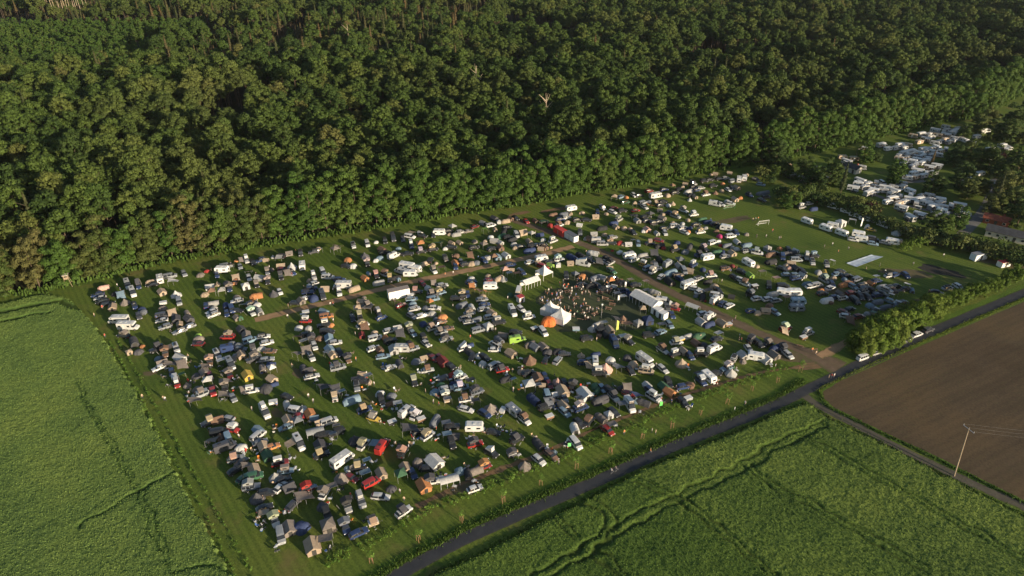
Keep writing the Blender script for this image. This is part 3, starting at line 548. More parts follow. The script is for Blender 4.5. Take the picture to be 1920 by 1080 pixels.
TILES[(860,360,6)]="""1265,180,nw,10 1175,245,Tz,10,x1.1 1245,235,Ht,0,x.8 1390,230,Dt,0,x.9 1140,305,sb,10 1210,285,sw,10 1060,250,Te,10 1220,335,Dt,0,x1.05 1130,370,sw,20,Re 1010,380,Dr,0,x1.1 930,360,An,10,x1.1 960,330,sk,10 860,315,Te,320 760,325,hr,320 1360,365,Hw,0,x.8
1440,310,sk,0 1365,455,js,280 1330,310,sk,10 1540,270,Ht 1560,220,sb,280 1620,175,jw,320 1660,240,Dt,0,x.8 1730,220,sw,340 1740,180,sm,20 1840,205,jk,10 1830,50,sc,20 1885,55,Do,0,x.9 1750,65,Gt,0,x.9 1800,305,vh,30,Rh 1740,345,Tb,10 1770,385,Ht,0,x.9 1860,400,Dt
1610,400,Tk,10,x1.1 1520,465,Hh,0,x.9 1440,520,Dh,0,x.9 1410,555,He 1570,565,lh,0 1640,475,Dt,0,x.9 1730,505,sh,10 1700,550,Dt,0,x.9 1810,560,Dr,0,x1.05 1590,645,Tw,10,x1.2 1820,685,Xw,20 1780,745,sh,30,Rk 270,340,Hh,0,x.9 360,370,vw,15 180,385,hm,20 300,430,Ai,10
410,415,Tt,300,x.8 400,290,Hg 450,330,Ww,0,x.7 525,320,Tt,10,x1.05 590,295,He,0,x.8 635,290,sk,330 540,395,sk,10 110,435,hd,10 20,445,sh,10 480,490,Tn,20,x1.05 360,500,Dw,0,x.9 400,540,Hh,60 470,565,Hw,20,x.8 180,550,Dd,0,x.9 280,595,Gd,0,x1.05 300,545,Dt,0,x.7
170,620,sk,10 470,620,He,10 370,635,sk,20 510,440,Tk,60 560,505,jk,10 600,530,Tk,20 650,475,vw,300 720,445,Ht,320,x1.2 620,580,Dh 640,620,Dt,0,x.9 690,610,hk,10 790,545,Tt,320 820,475,Gh 910,475,Tb,10,x.9 950,530,Dw,0,x.9 1060,545,sw,20,Sw 830,600,jk,10
870,590,Dw,0,x.9 940,640,Ht,0,x.8 990,645,He,0,x.9 830,685,Tb,10,x1.2 1050,630,Dt,0,x.6 940,590,sk,10 130,720,Qe 130,800,Dt,0,x1.1 120,835,sk,10 220,825,Dz 320,730,Dh,0,x1.05 310,795,sb,320 440,730,Hc,10 430,775,Ge,0,x.9 560,735,Hw,0 540,770,sb,10 140,970,Dw
170,1005,Hz,0,x.8 100,1030,sb,10 330,940,Dt,0,x.9 340,985,hm,10 450,970,Tt,30,x1.05 500,965,Bh,0,x.9 520,880,Gp 600,870,Ht,80,x.7 710,895,sb,320 680,860,Dw,0,x.7 660,930,Ae,10 570,930,Ac,10,x.9 800,785,sw,15 930,745,nw,10 890,790,Ht,0,x.8 950,835,vr,340
1030,820,Hi,30,x.9 1040,790,sk,10 1130,755,jw,10,Rw 1120,815,Ww,0,x.7 1255,795,Ht,0,x.9 1270,725,Tb,330,x1.3 1370,705,Tk,330,x1.2 1400,795,lw,350,uw 1580,785,Qg 1700,850,Ht,0,x.8 1720,885,sn,330 1480,770,sk,340 1450,740,hk,10"""
TILES[(640,400,6)]="""390,320,Dw,0,x.7 490,305,jk,290 580,265,lg,290 690,285,sg,290 770,255,vw,350,at 885,215,Hw,0,x.7 910,250,sk,350 1100,210,nw,0 1035,240,hk,280 1250,155,Gh,20,x1.05 1200,195,sk,10 1220,230,Dt,0,x.8 1290,230,Th,10 785,355,vb,290,Sw 890,340,Go,10,x1.1
1025,350,Dt,0,x.9 1090,335,Qn,0,x1.1 1030,400,sk,10,Rt 1170,390,Dw,0,x.8 1240,330,Ht,0,x.8 1240,375,sk,0 1330,325,Ht,0,x.8 460,405,He,20,x1.1 480,435,sk,10 590,465,lw,25 640,390,Dc,0,x.8 740,450,pk,5 900,425,sk,10,Rh 260,460,Bg,0,x1.1 290,560,jk,290,Rh
385,525,Dw,0,x.8 430,495,Dc 310,675,Hc,0,x.6 265,725,Ho,0,x.95 390,695,sk,300,Rt 430,790,Th,10,x1.1 500,685,sw,340,Re 585,785,jk,270,Rt 640,745,Tk,10 660,768,Wc,0,x.5 670,640,lw,160 750,590,mw,350 825,620,nw,350 770,700,nw,0 880,730,hm,320 930,560,Tt,20
1000,525,jk,60 1065,555,Dt,0,x.6 880,600,An,10,x.8 1060,675,sw,310,Rd 1130,620,Ae,10,x1.1 1170,505,jd,300 1290,470,De,0,x1.05 1280,555,Ho,0 1290,600,sb,280 1345,540,hz,290"""
TILES[(1120,320,6)]="""410,270,sw,320 330,295,Do,0,x.8 270,290,sc,20 470,275,sk,10 580,225,sm,10 660,275,mw,10 790,270,Dt,0,x1.1 870,245,sk,10 750,210,sb,10 840,180,Ge,0,x.9 510,355,vs,20 580,345,Dz 530,405,sw,330 590,400,Qo,10,x.9 420,390,Gt,0,x.7 430,445,hr,10 310,350,sn,10
680,345,Ht,0,x.9 740,345,jk,10 800,385,Dw,0,x.9 850,360,Bt,0,x.8 710,385,sk,10 960,180,Dt,0,x.8 990,145,Ht,0,x.8 1020,230,Th,20,x1.2 1080,135,jh,330 1160,190,sh,10 1110,215,sb,10 1220,265,sw,10,Re 1100,290,Ht,0,x.8 1040,320,Bw,0,x.7 1330,240,Be,0,x.8
1400,220,Dt,0,x.9 1470,210,hw,330 1570,185,Ht,10 1510,190,sk,320 1300,165,jk,10 1260,100,sk,10 1330,75,Dt,0,x.8 1410,140,Do,0,x.9 1380,90,sk,0 1330,30,Ht,0,x.8 1490,20,Ht,0,x.8 1280,40,Dt,0,x.7 1520,110,vs,20 1595,95,nw,90 1655,80,nw,90 1680,40,Dt,0,x.9
1440,80,sh,10 1200,110,jk,10 970,445,sw,340,Rh 1085,490,sw,10,Rw 1020,550,Dt,0,x.8 880,505,vh,340,Rt 820,475,sb,340 740,480,Dt,0,x.9 730,525,Hd 700,570,sk,10 590,490,Gg,0,x1.1 440,500,Dt,0,x.7 450,555,Hh,10 400,520,Ag,10 530,515,sk,20 870,615,vw,10
850,580,Dt,0,x.7 960,590,Dw,0,x.8 965,640,sw,10 1030,645,Tb,20,x.8 1025,680,Do,0,x.8 1110,605,sk,10 1180,545,Tn,10,x1.05 1240,570,Tb,10 1320,595,sk,10 1380,625,Tk,10 1450,640,nw,350 1150,625,sk,340 1220,640,Dh,0,x.8 1330,365,lw,350 1385,375,sw,340
1460,340,Dw 1500,365,sw,350 1550,315,Ht,10 1610,300,Do,0,x.9 560,655,Hp,10 520,675,Dw,0,x.8 640,630,At,10,x.9 750,645,sk,10 770,640,Td,10 760,695,sw,300 670,700,Hh,10,x.8 370,650,Dt,0,x.8 300,645,Dt,0,x.8 400,690,sk,320 980,690,sw,340 1160,685,sw,10,Rt
1340,675,De,0,x.9 1560,690,sb,310 1680,710,Dd,0,x.8 1785,95,sg,340 1840,150,sc,350 1710,270,sb,330 1830,250,Tz,10 1890,240,Tz,10 1850,325,sk,340 1900,290,jg,10 1080,180,sk,10 920,210,jk,20 640,580,sk,10 700,440,Ht,0,x.8 560,560,sg,10 1050,270,sk,20"""
TILES[(1300,400,6)]="""835,385,Wh,0,x.95 975,390,Do,0,x.9 900,445,sk,10 870,455,Te,10,x1.05 1005,485,vb,280 1020,450,Tg,10 1070,405,sk,300 1155,415,Hw,0,x.8 1110,440,Tg,10 1160,515,vs,0 1190,485,sk,10 1275,490,jh,280,Sw 1340,545,jw,290 1360,475,jk,10,Sc 1500,570,jh,290 1560,555,Aw,340,x.8
870,535,Tk,10,x1.2 1050,585,Dt 1100,555,Ht 1000,620,sk,340 1080,610,Dp,0,x.9 1160,610,Hg,10 1215,640,sk,330 1060,685,ec,0 1150,690,sc,0 1230,690,Hh,0,x.9 1150,725,sb,10 1410,655,Dh,0,x1.05 1480,650,Ty,290,x.8 1620,680,sc,10 1650,650,sk,10 1580,720,Dt,0,x.9
1480,745,vh,330,Rh 1705,735,Dc,0,x.9 1840,735,vz,20 1690,795,To,10,x1.05 1790,815,sc,330 1750,785,so,10 1440,860,Do,0,x.9 1450,895,sk,10 1540,835,sw,20 1390,800,vh,10 1320,815,sw,10 1280,790,Tc,10,x.9 1650,890,Hd,0,x.8 1670,945,jw,10 1500,970,Tw,10,x1.15
1550,1000,We,0,x.5 1820,975,vk,320 1600,940,sb,10 1780,890,sm,10 930,740,Ap,10,x1.05 850,805,jk,280 1010,810,vk,0 890,900,Th,10 840,960,sw,10 1020,885,nw,350 1140,885,nw,0 1180,985,nc,0 1165,1060,nz,0 1050,960,Ae,10 930,975,ss,10 860,1030,De 1730,700,sk,10 1560,790,sb,300 1900,800,ek,10"""
TILES[(1200,480,4.8)]="""1000,490,hb,10 1060,505,Dt,0,x.9 1130,485,Ht 1210,500,sc,330 1310,645,vm,20,Rw 1300,685,Qt,0,x.8 1515,690,jh,20,Sw 1470,735,Xe,20"""
TILES[(1460,500,6)]="""965,185,Dt,0,x.8 1040,180,Ho,0,x.8 1090,130,Aw,10,x.8 1100,155,sb,10 1160,220,Th,10 1220,255,sh,340 1320,215,sk,20 1270,235,sk,10 1350,290,Ag,10 1440,220,Aw,340,x.8 1500,260,Tc,280,x.8 1440,245,sk,10 1260,335,Aw,340,x.8 1260,385,sc,340 1340,420,Aw,340,x.8
1350,445,sb,10 1110,315,sb,10 1000,335,sk,320 960,270,sw,10,Rz 1030,430,Dc,0,x1.05 1110,390,Tz,10 1200,450,Tz,10 1100,500,Aw,340,x.7 1000,525,Dh,0,x.9 1090,535,sn,340 800,475,sk,20 730,510,sm,340 760,555,sw,350 870,475,sk,10 900,555,sm,10 800,610,Qe 1250,95,sw,10
1310,85,sb,20 1430,90,sb,320 1780,285,sk,350 945,1015,kw,20 1100,955,sh,20 1450,805,ss,25 1555,755,sw,20 1680,705,sg,20 1900,235,ss,10 1050,270,jk,330 920,330,sk,310 1170,300,sk,340 1300,260,Dg,0,x.9 1080,460,Dz,0,x.9 1400,400,sg,10"""
TILES[(1480,480,4.32)]="""1370,245,sw,330"""
TILES[(1500,330,6)]="""80,500,nw,340 290,580,nw,340 370,550,nw,350 470,635,nw,340 460,520,Ww,20,x1.3 590,505,Aw,350,x1.1 660,650,nw,350 690,705,nw,350 600,710,sw,350 820,700,vg,350 820,755,sc,350 960,745,ss,350 1040,735,nw,350 1110,725,Th,10,x.8 755,570,Tw,60,x.9 800,600,hy,350
940,540,lw,340 850,510,ss,340 1190,620,nw,340 1090,625,Bw,0,x1.15 1325,675,vw,345 730,470,nw,350 620,430,nw,345 520,385,nw,345 375,335,nw,345 200,280,sr,340 100,305,sw,10 20,345,jh,10,Sw 150,365,Tb,10
600,130,Nw,350 770,185,Nh,20 930,70,vw,330 930,120,Nh,350 1040,155,Nh,340 1110,170,Aw,20 1240,165,nw,340 1040,250,Nt,10 1215,250,Nt,350 1350,250,Nz,10 1420,230,nh,350 1425,290,Nw,350 1565,275,nw,350 1140,350,Nw,345 1325,355,Aw,345,x1.1 1520,325,Nz,20 1600,375,nc,350
1790,325,Nt,350 1805,410,nw,0 1350,430,Nh,345 1245,460,Nh,330 1560,430,nz,350 700,70,Nh,340 1210,15,nw,350"""
TILES[(1600,180,6)]="""310,545,Nh,10 390,590,nw,10 540,555,Nh,10 670,445,nt,350 780,425,Nh,10 870,455,nh,0 740,515,nt,10 990,430,Nt,350 930,385,Nw,350 1040,345,nh,350 1090,410,Nh,10 1160,395,Nh,10 1215,370,nh,10 1330,375,nt,0 1390,455,nw,10 1440,400,nh,10 1490,385,nw,0 1225,485,nw,340
1050,510,nz,20 820,480,Nt,350 950,580,nw,340 610,660,Nh,10 710,640,Nh,10 800,610,Nh,10 880,590,nh,10 940,655,nh,350 985,620,nt,20 820,670,nz,10 660,730,nw,350 740,705,Nh,10 940,780,Nh,350 860,800,Nt,350 740,840,Nw,350 690,870,nw,10 600,915,nw,350 590,750,nz,20
1430,870,nw,10 1270,930,nw,350 1590,600,Nh,10 1680,560,Nh,10 1540,690,Nw,20 1630,610,sw,10 1720,985,Nz,30 10,700,nt,0 220,680,Tn,10,x.9 90,800,nh,350 1320,525,Nh,350"""
TILES[(1420,220,3.84)]="""215,340,nt,10 240,410,Nz,340 330,440,Nh,340 430,430,nt,20 490,440,nt,20 430,365,Ah,10 615,285,nt,0 645,315,Nh,340 690,292,nt,0"""

_r=random.Random(11); _ex=[]
for _a,_b,_n in (((545,660),(880,600),6),((560,690),(860,640),5),((600,720),(800,690),4),((640,760),(760,720),3),((900,520),(1250,440),6),((860,430),(1100,370),5),((700,900),(900,830),4),((1560,640),(1760,560),4),((450,570),(640,520),3),((1130,420),(1300,350),4),((980,600),(1040,560),2),((100,960),(330,1000),4),((420,1010),(560,980),3),((1600,960),(1700,1000),2),((30,620),(160,560),3)):
    for _i in range(_n): _t=(_i+.5)/_n; _ex.append('%d,%d,n%s,%d'%(_a[0]+(_b[0]-_a[0])*_t+_r.uniform(-12,12),_a[1]+(_b[1]-_a[1])*_t+_r.uniform(-10,10)+18,_r.choice('whhztgh'),_r.choice((350,10,80,20))))
TILES[(1600,180,6)]+=' '+' '.join(_ex)
_ex=[]
for _a,_b,_n in (((1000,300),(1300,300),4),((1250,230),(1600,300),4),((860,150),(1150,230),4),((1450,300),(1800,390),4),((700,120),(860,90),2),((1600,420),(1800,440),2)):
    for _i in range(_n): _t=(_i+.5)/_n; _ex.append('%d,%d,n%s,%d'%(_a[0]+(_b[0]-_a[0])*_t+_r.uniform(-14,14),_a[1]+(_b[1]-_a[1])*_t+_r.uniform(-10,10),_r.choice('whhztg'),_r.choice((350,10,80,20))))
TILES[(1500,330,6)]+=' '+' '.join(_ex)
# ---------------------------------------------------------------- placing the camp
items=[]
for (ox,oy,k),txt in TILES.items():
    for w in txt.split():
        a=w.split(',')
        x=ox+float(a[0])/k; y=oy+float(a[1])/k; c=a[2]; ang=float(a[3]) if len(a)>3 else 0.0; ext=a[4:]
        kind,col=c[0],c[1]; veh_=kind in VD
        if kind in 'DBWGQATHP' and ang==0 and not veh_: ang=R.choice((12,18,22,290,284,296,20,60))
        sc=1.0; rf=None; aw=None
        for e in ext:
            if e[0]=='x': sc=float(e[1:])
            elif e[0] in 'RSWuc': rf=e[:2]
            else: aw=e[:2]
        h=VEH[kind][3][2] if veh_ else TD[kind][4]*sc
        p=P(x,y,h*.5); q=P(x+6*math.cos(math.radians(ang)),y-6*math.sin(math.radians(ang)),h*.5)
        hd=math.atan2(q.y-p.y,q.x-p.x)
        items.append(dict(k=kind,c=col,x=p.x,y=p.y,h=hd,sc=sc,rf=rf,aw=aw,veh=veh_,px=x,py=y,r=(2.0 if veh_ else {'A':.8,'Q':.9,'G':1.2}.get(kind,1.6)*sc)))
        if kind in 'mnNl': items[-1]['r']=2.5
        if kind in 'XW' and not veh_: items[-1]['r']=1.5*sc
        if kind=='X': items[-1]['r']=1.2
# drop doubles read from two overlapping tiles, then push things apart so nothing interpenetrates
kept=[]
for it in items:
    dup=False
    for o in kept:
        if (it['x']-o['x'])**2+(it['y']-o['y'])**2<1.0 or (it['k']==o['k'] and it['c']==o['c'] and (it['x']-o['x'])**2+(it['y']-o['y'])**2<4.5): dup=True; break
    if not dup: kept.append(it)
items=kept
for it in items: it['x0'],it['y0']=it['x'],it['y']; it['park']=it['px']>1440 and it['py']<425; it['cap']=3.0 if it['park'] else .6
PATHS=[([tuple(P(a,b)[:2]) for a,b in l],w) for l,w in (([(1540,672),(1500,655),(1420,625),(1350,590),(1250,545),(1180,500),(1120,468),(1060,445),(1010,428)],3.4),([(478,600),(520,590),(560,580),(660,556),(760,530),(860,511),(960,489),(1030,474),(1075,462)],2.7),([(780,950),(940,880),(1100,810),(1300,735),(1400,705)],1.6))]
def offpath(it):
    for pl,w in PATHS:
        for (x1,y1),(x2,y2) in zip(pl[:-1],pl[1:]):
            dx,dy=x2-x1,y2-y1; t=max(0,min(1,((it['x']-x1)*dx+(it['y']-y1)*dy)/(dx*dx+dy*dy))); ex,ey=it['x']-x1-t*dx,it['y']-y1-t*dy; d=math.hypot(ex,ey)
            if d<w+it['r']*.5: it['x']+=ex/(d+1e-6)*(w+it['r']*.5-d); it['y']+=ey/(d+1e-6)*(w+it['r']*.5-d); it['x0'],it['y0']=it['x'],it['y']
for it in items:
    if it['py']<640 or it['px']>700: offpath(it)
for rnd in range(12):
    for it in items:
        ex,ey=it['x']-it['x0'],it['y']-it['y0']; dd=math.hypot(ex,ey)
        if dd>it['cap']: it['x']=it['x0']+ex*it['cap']/dd; it['y']=it['y0']+ey*it['cap']/dd
    for i,a in enumerate(items):
        for b in items[i+1:]:
            dx=b['x']-a['x']; dy=b['y']-a['y']; need=(a['r']+b['r'])*(.88 if a['park'] and b['park'] else .60); d2=dx*dx+dy*dy
            if d2<need*need:
                d=math.sqrt(d2)+1e-6; s=(need-d)*.35/d; a['x']-=dx*s; a['y']-=dy*s; b['x']+=dx*s; b['y']+=dy*s
for it in items:
    it['px'],it['py'],it['d']=proj(it['x'],it['y'],0.7)
# ---- labels that single each thing out
ZONES=[(235,575,'at the camp corner by forest'),(260,680,'in the leftmost row beside crop field'),(340,555,'in the left rows near forest'),(330,660,'in the second row from crop field'),
(440,500,'below the forest on the left'),(430,590,'left of the sandy path end'),(440,650,'in the crowded left centre'),(400,730,'in the left rows, middle part'),(560,500,'below forest edge, left middle'),
(600,550,'above the sandy path, left'),(590,620,'just below the sandy path'),(620,690,'in the fourth row, upper part'),(500,760,'in the third row, middle'),(430,840,'in the leftmost row, lower part'),
(520,880,'in the lower left rows'),(560,980,'in the bottom corner by saplings'),(660,880,'in the bottom rows near farm road'),(800,870,'by the white party tent'),(650,790,'in the lower centre left'),
(700,650,'in the fifth row from left'),(760,740,'in the long row left of centre'),(770,580,'near the white box trailer'),(850,780,'in the big bell tent row'),(880,620,'left of the white peaked tents'),
(1000,840,'at the lower ends near saplings'),(960,680,'in the row below the round place'),(1060,740,'below centre'),(1170,770,'near the lower edge path'),(1130,660,'just below the round place'),
(700,470,'below the forest, left of centre'),(820,470,'above the sandy path, centre'),(900,500,'where the sandy path narrows'),(920,430,'below the forest, centre'),(1000,440,'left of the shipping containers'),
(1050,480,'near the path junction'),(1050,400,'below forest behind the containers'),(1120,520,'right above the round place'),(1260,690,'right lower centre'),(1330,740,'at the lower right edge'),
(1230,620,'beside the long marquee'),(1200,470,'right of the containers'),(1260,520,'right of the brown track'),(1340,570,'along the brown track, middle'),(1370,620,'along the brown track, lower'),
(1420,670,'near the farm gate'),(1250,370,'in the far rows below forest'),(1340,360,'at the far corner near forest'),(1330,440,'beside the playing field'),(1400,480,'in the rows below playing field'),
(1450,540,'by the white caravan cluster'),(1480,480,'below the playing field'),(1530,590,'right of the caravan cluster'),(1580,540,'left of the slide sheet'),(1640,560,'near the right hedge'),
(1590,480,'beside the slide sheet'),(1560,410,'on the far playing field'),(1660,450,'on the playing field by hedge'),(1500,640,'on the dark grass by hedge'),(1700,630,'on the farm road by hedge'),
(1760,540,'behind the right hedge'),(1560,330,'at the left of caravan park'),(1640,350,'in the lower caravan park'),(1720,380,'in the caravan park centre'),(1800,400,'at the right of caravan park'),(1680,280,'in the upper caravan park'),(1760,250,'at the far end of caravan park'),(1850,290,'among the caravan park trees'),(1730,320,'in the middle of caravan park')]
ORD=['leftmost','second','third','fourth','fifth','sixth','seventh','eighth','ninth','tenth','eleventh','twelfth']+['%dth'%i for i in range(13,90)]
for it in items:
    cn=COLS[it['c']][1]; kn=VD[it['k']][1] if it['veh'] else TD[it['k']][1]
    b=f'{cn} {kn}'
    if it['rf']: b+=f" with {COLS[it['rf'][1]][1]} {RT[it['rf'][0]][2]}"
    elif it['aw']: b+=f" with {COLS[it['aw'][1]][1]} side awning"
    it['base']=b; it['short']=f"{cn} {kn.split()[-1]}"
    it['zone']=min(ZONES,key=lambda z:(z[0]-it['px'])**2+3*(z[1]-it['py'])**2)[2]
for it in items:
    o=min((o for o in items if o is not it),key=lambda o:(o['x']-it['x'])**2+(o['y']-it['y'])**2); it['nb']=f"beside {o['short']}"
from collections import defaultdict
g=defaultdict(list)
for it in items: g[(it['base'],it['zone'])].append(it)
for (b,z),l in g.items():
    if len(l)==1: l[0]['label']=f'{b}, {z}'; continue
    h2=defaultdict(list)
    for it in l: h2[it['nb']].append(it)
    l.sort(key=lambda i:i['px'])
    for n,it in enumerate(l):
        if len(h2[it['nb']])==1 and len((b+' '+it['nb']+' '+z).split())<=16: it['label']=f"{b} {it['nb']}, {z}"
        else: it['label']=f"{b}, "+(ORD[n] if n==0 else ORD[n]+' from left')+f", {z}"
        if len(it['label'].split())>16: it['label']=it['label'].replace(' beside','').replace(', middle part','')
        if len(it['label'].split())>16: it['label']=it['label'].replace(' roof tent',' tent').replace(' from left',' one')
        while len(it['label'].split())>16: it['label']=' '.join(w for i,w in enumerate(it['label'].split()) if w not in('the','open-sided') or i<3) if 'the' in it['label'].split()[3:] else ' '.join(it['label'].split()[:16])
RZ={'h':.0,'e':-.4,'s':-.4,'j':-.5,'p':-1.0,'v':-.4,'l':-.6,'k':-.2,'m':0,'n':0,'X':0,'N':0}
npart=0
for it in items:
    near=it['d']<240
    col=COLS[it['c']][0]; k=it['k']; jj=R.uniform(.82,1.15); col=tuple(min(.82,c*jj*(1.25 if k in 'nN' else 1)) for c in col)
    if it['veh']:
        whole,parts,extra,d=VEH[k]; nm,kn,cat=VD[k]
        if near:
            root=bpy.data.objects.new(nm,None); COL.objects.link(root); root.empty_display_size=.5
            ob('body',parts['body'],parent=root,color=col)
            for pn,me,cx,rm,cr in extra:
                w=ob(pn,me,cx,parent=root)
                if rm: ob('rim',rm,cr,parent=w)
            npart+=1
        else: root=ob(nm,whole,color=col)
        if it['rf']:
            rk=it['rf'][0]; rc=COLS[it['rf'][1]][0]
            z=d[2]+.03
            if rk=='u': ob('pop_top_roof',RT['u'][1],(.3 if k=='v' else -.2,0,z-.02),parent=root,color=rc,sc=(.95,.98,1))
            elif rk=='c': ob('roof_box',RT['c'][1],(RZ[k],0,z),parent=root,color=rc)
            else:
                if rk=='R' and rc[0]>.3 and rc[0]<.6: rc=tuple(x*R.uniform(.75,1.1) for x in rc)
                ob('roof_tent',RT[rk][1],(RZ[k],0,z),R.choice((0,0,PI)) if rk!='R' else R.choice((0,PI/2,PI/2)),parent=root,color=rc)
                if near and rk in 'RW': ob('ladder',LAD,(RZ[k]-.9,0,0) if rk=='W' else (RZ[k],-1.7,0),0 if rk=='W' else PI/2,parent=root,sc=(1,1,d[2]/1.9))
        if it['aw']:
            s=1 if it['aw'][0]=='a' else -1
            ob('awning',RT['a'][1],(-.3,s*d[1]/2,0 if d[2]>1.9 else -.25),0 if s>0 else PI,parent=root,color=COLS[it['aw'][1]][0])
        if it['c'] in 'wsb' and it['rf'] is None and k in 'sev' and R.random()<.12: ob('roof_box',RT['c'][1],(RZ[k],0,d[2]+.03),parent=root,color=(.03,.03,.03))
        tag(root,it['label'],cat,VG[k])
    else:
        nm,kn,_,cat,_=TD[k]; whole,parts,poles=TM[k]
        s=it['sc']*.83; sc=(s*R.uniform(.94,1.06),s*R.uniform(.94,1.06),s*R.uniform(.96,1.04) if k not in 'GQA' else 1)
        if near:
            root=bpy.data.objects.new(nm,None); COL.objects.link(root)
            cn={'A':'canopy','Q':'tarp','G':'canopy','P':'canopy'}.get(k,'canvas')
            ob(cn,parts['canvas'],parent=root,color=col)
            for oi_,(om,ocx) in enumerate(sorted(parts['openings'],key=lambda z:z[1][2])): ob('doorway' if oi_==0 else 'side_window',om,ocx,parent=root)
            for pm in poles: ob('pole',pm,parent=root)
        else: root=ob(nm,whole,color=col)
        root.scale=sc
        tag(root,it['label'],cat,TG[k])
    if it['veh']: root.scale=(.94,.94,.94) if not it['park'] else (.88,.88,.88) if k!='N' else (.70,.74,.85)
    root.location=(it['x'],it['y'],0); root.rotation_euler=(0,0,it['h'])
print('items',len(items),'near',npart)
# ---------------------------------------------------------------- camping furniture beside the near vehicles
def chair_me():
    m=MB(); m.box(-.25,.25,-.25,.25,.40,.44,0); m.add([(-.25,-.25,.42),(-.25,.25,.42),(-.42,.25,.95),(-.42,-.25,.95),(-.28,-.25,.42),(-.28,.25,.42),(-.45,.25,.95),(-.45,-.25,.95)],[(0,1,2,3),(7,6,5,4),(0,3,7,4),(1,5,6,2),(2,6,7,3)],0)
    for s in (-1,1): m.tube((-.22,s*.24,0),(.24,s*.24,.42),.015,1,4); m.tube((.22,s*.24,0),(-.26,s*.24,.46),.015,1,4)
    return m.mesh('camp_chair',['cloth','pole_metal'])
def table_me():
    m=MB(); m.box(-.55,.55,-.35,.35,.68,.72,0)
    for x in (-.5,.5):
        for y in (-.3,.3): m.tube((x,y,0),(x*.9,y*.9,.68),.018,1,4)
    m.box(-.2,.0,-.1,.1,.72,.86,2); m.box(.15,.3,-.2,-.05,.72,.92,2)
    return m.mesh('camp_table',['cloth','pole_metal','whiteplastic'])
def cool_me():
    m=MB(); m.box(-.3,.3,-.2,.2,0,.34,0,.01); m.box(-.32,.32,-.22,.22,.34,.42,1); return m.mesh('cool_box',['cloth','whiteplastic'])
CH,TB,CB=chair_me(),table_me(),cool_me()
occ=[(i['x'],i['y'],i['r']) for i in items]
def free(x,y,r=.3): return all((x-a)**2+(y-b)**2>(q*.78+r)**2 for a,b,q in occ)
fur=defaultdict(list); fur_n=[]
CC={'dark':(.03,.035,.045),'white':(.7,.7,.68),'blue':(.04,.10,.3),'red':(.5,.05,.03),'tan':(.42,.3,.18),'green':(.05,.14,.06),'orange':(.7,.22,.04)}
for it in sorted(items,key=lambda i:i['d']):
    if len(fur_n)>125 or R.random()>.75 or it['py']<400 and it['px']>1440: continue
    a=R.uniform(0,2*PI); rr=it['r']+R.uniform(.3,.9); cx,cy=it['x']+rr*math.cos(a),it['y']+rr*math.sin(a)
    if not free(cx,cy,.5): continue
    o=ob('camp_table',TB,(cx,cy,0),R.uniform(0,PI),color=R.choice([(.6,.6,.58),(.35,.22,.12),(.05,.05,.06),(.5,.5,.5)])); fur['table'].append(o); fur_n.append(1); occ.append((cx,cy,.5))
    for n in range(R.choice((1,2,2,3))):
        b=R.uniform(0,2*PI); x,y=cx+1.0*math.cos(b),cy+1.0*math.sin(b)
        if free(x,y,.1) :
            cn=R.choices(list(CC),[6,2,2,1.3,2,1,1])[0]; o=ob('camp_chair',CH,(x,y,0),b+PI,color=CC[cn]); fur['chair_'+cn].append(o); occ.append((x,y,.35))
    if R.random()<.3:
        x,y=cx+R.uniform(-1.4,1.4),cy+R.uniform(-1.4,1.4)
        if free(x,y,.1):
            cn=R.choice(['white','blue','red','orange']); o=ob('cool_box',CB,(x,y,0),R.uniform(0,PI),color=CC[cn]); fur['cool_'+cn].append(o); occ.append((x,y,.35))
for k,l in fur.items():
    for o in l:
        if k=='table': tag(o,'small folding camp table standing on the grass beside a camp pitch','table','folding tables between the pitches')
        elif k[:5]=='chair': tag(o,f'{k[6:]} folding camp chair standing on the grass between the pitches','chair',f'{k[6:]} folding chairs')
        else: tag(o,f'{k[5:]} cool box lying on the grass between the pitches','cool box',f'{k[5:]} cool boxes')
print('furniture',{k:len(v) for k,v in fur.items()})

# ---------------------------------------------------------------- noise and polygons in numpy
rs=np.random.RandomState(5)
LAT={}
def vnoise(x,y,s,seed=0):
    if seed not in LAT: LAT[seed]=np.random.RandomState(seed).rand(256,256)
    L=LAT[seed]; x=x/s+1000; y=y/s+1000
    xi=np.floor(x).astype(int); yi=np.floor(y).astype(int); fx=x-xi; fy=y-yi; fx=fx*fx*(3-2*fx); fy=fy*fy*(3-2*fy)
    a=L[xi%256,yi%256]; b=L[(xi+1)%256,yi%256]; c=L[xi%256,(yi+1)%256]; d=L[(xi+1)%256,(yi+1)%256]
    return a*(1-fx)*(1-fy)+b*fx*(1-fy)+c*(1-fx)*fy+d*fx*fy
def inpoly(x,y,poly):
    r=np.zeros(x.shape,bool); n=len(poly)
    for i in range(n):
        x1,y1=poly[i]; x2,y2=poly[(i+1)%n]
        c=((y1>y)!=(y2>y))&(x<(x2-x1)*(y-y1)/((y2-y1) if y2!=y1 else 1e-9)+x1); r^=c
    return r
def dline(x,y,pl):
    d=np.full(x.shape,1e9)
    for (x1,y1),(x2,y2) in zip(pl[:-1],pl[1:]):
        dx,dy=x2-x1,y2-y1; t=np.clip(((x-x1)*dx+(y-y1)*dy)/(dx*dx+dy*dy+1e-9),0,1)
        d=np.minimum(d,np.hypot(x-x1-t*dx,y-y1-t*dy))
    return d
def GP(l): return [tuple(P(a,b)[:2]) for a,b in l]
def smooth(pl,n=2):
    for _ in range(n):
        q=[pl[0]]
        for a,b in zip(pl[:-1],pl[1:]): q+=[(a[0]*.75+b[0]*.25,a[1]*.75+b[1]*.25),(a[0]*.25+b[0]*.75,a[1]*.25+b[1]*.75)]
        q.append(pl[-1]); pl=q
    return pl
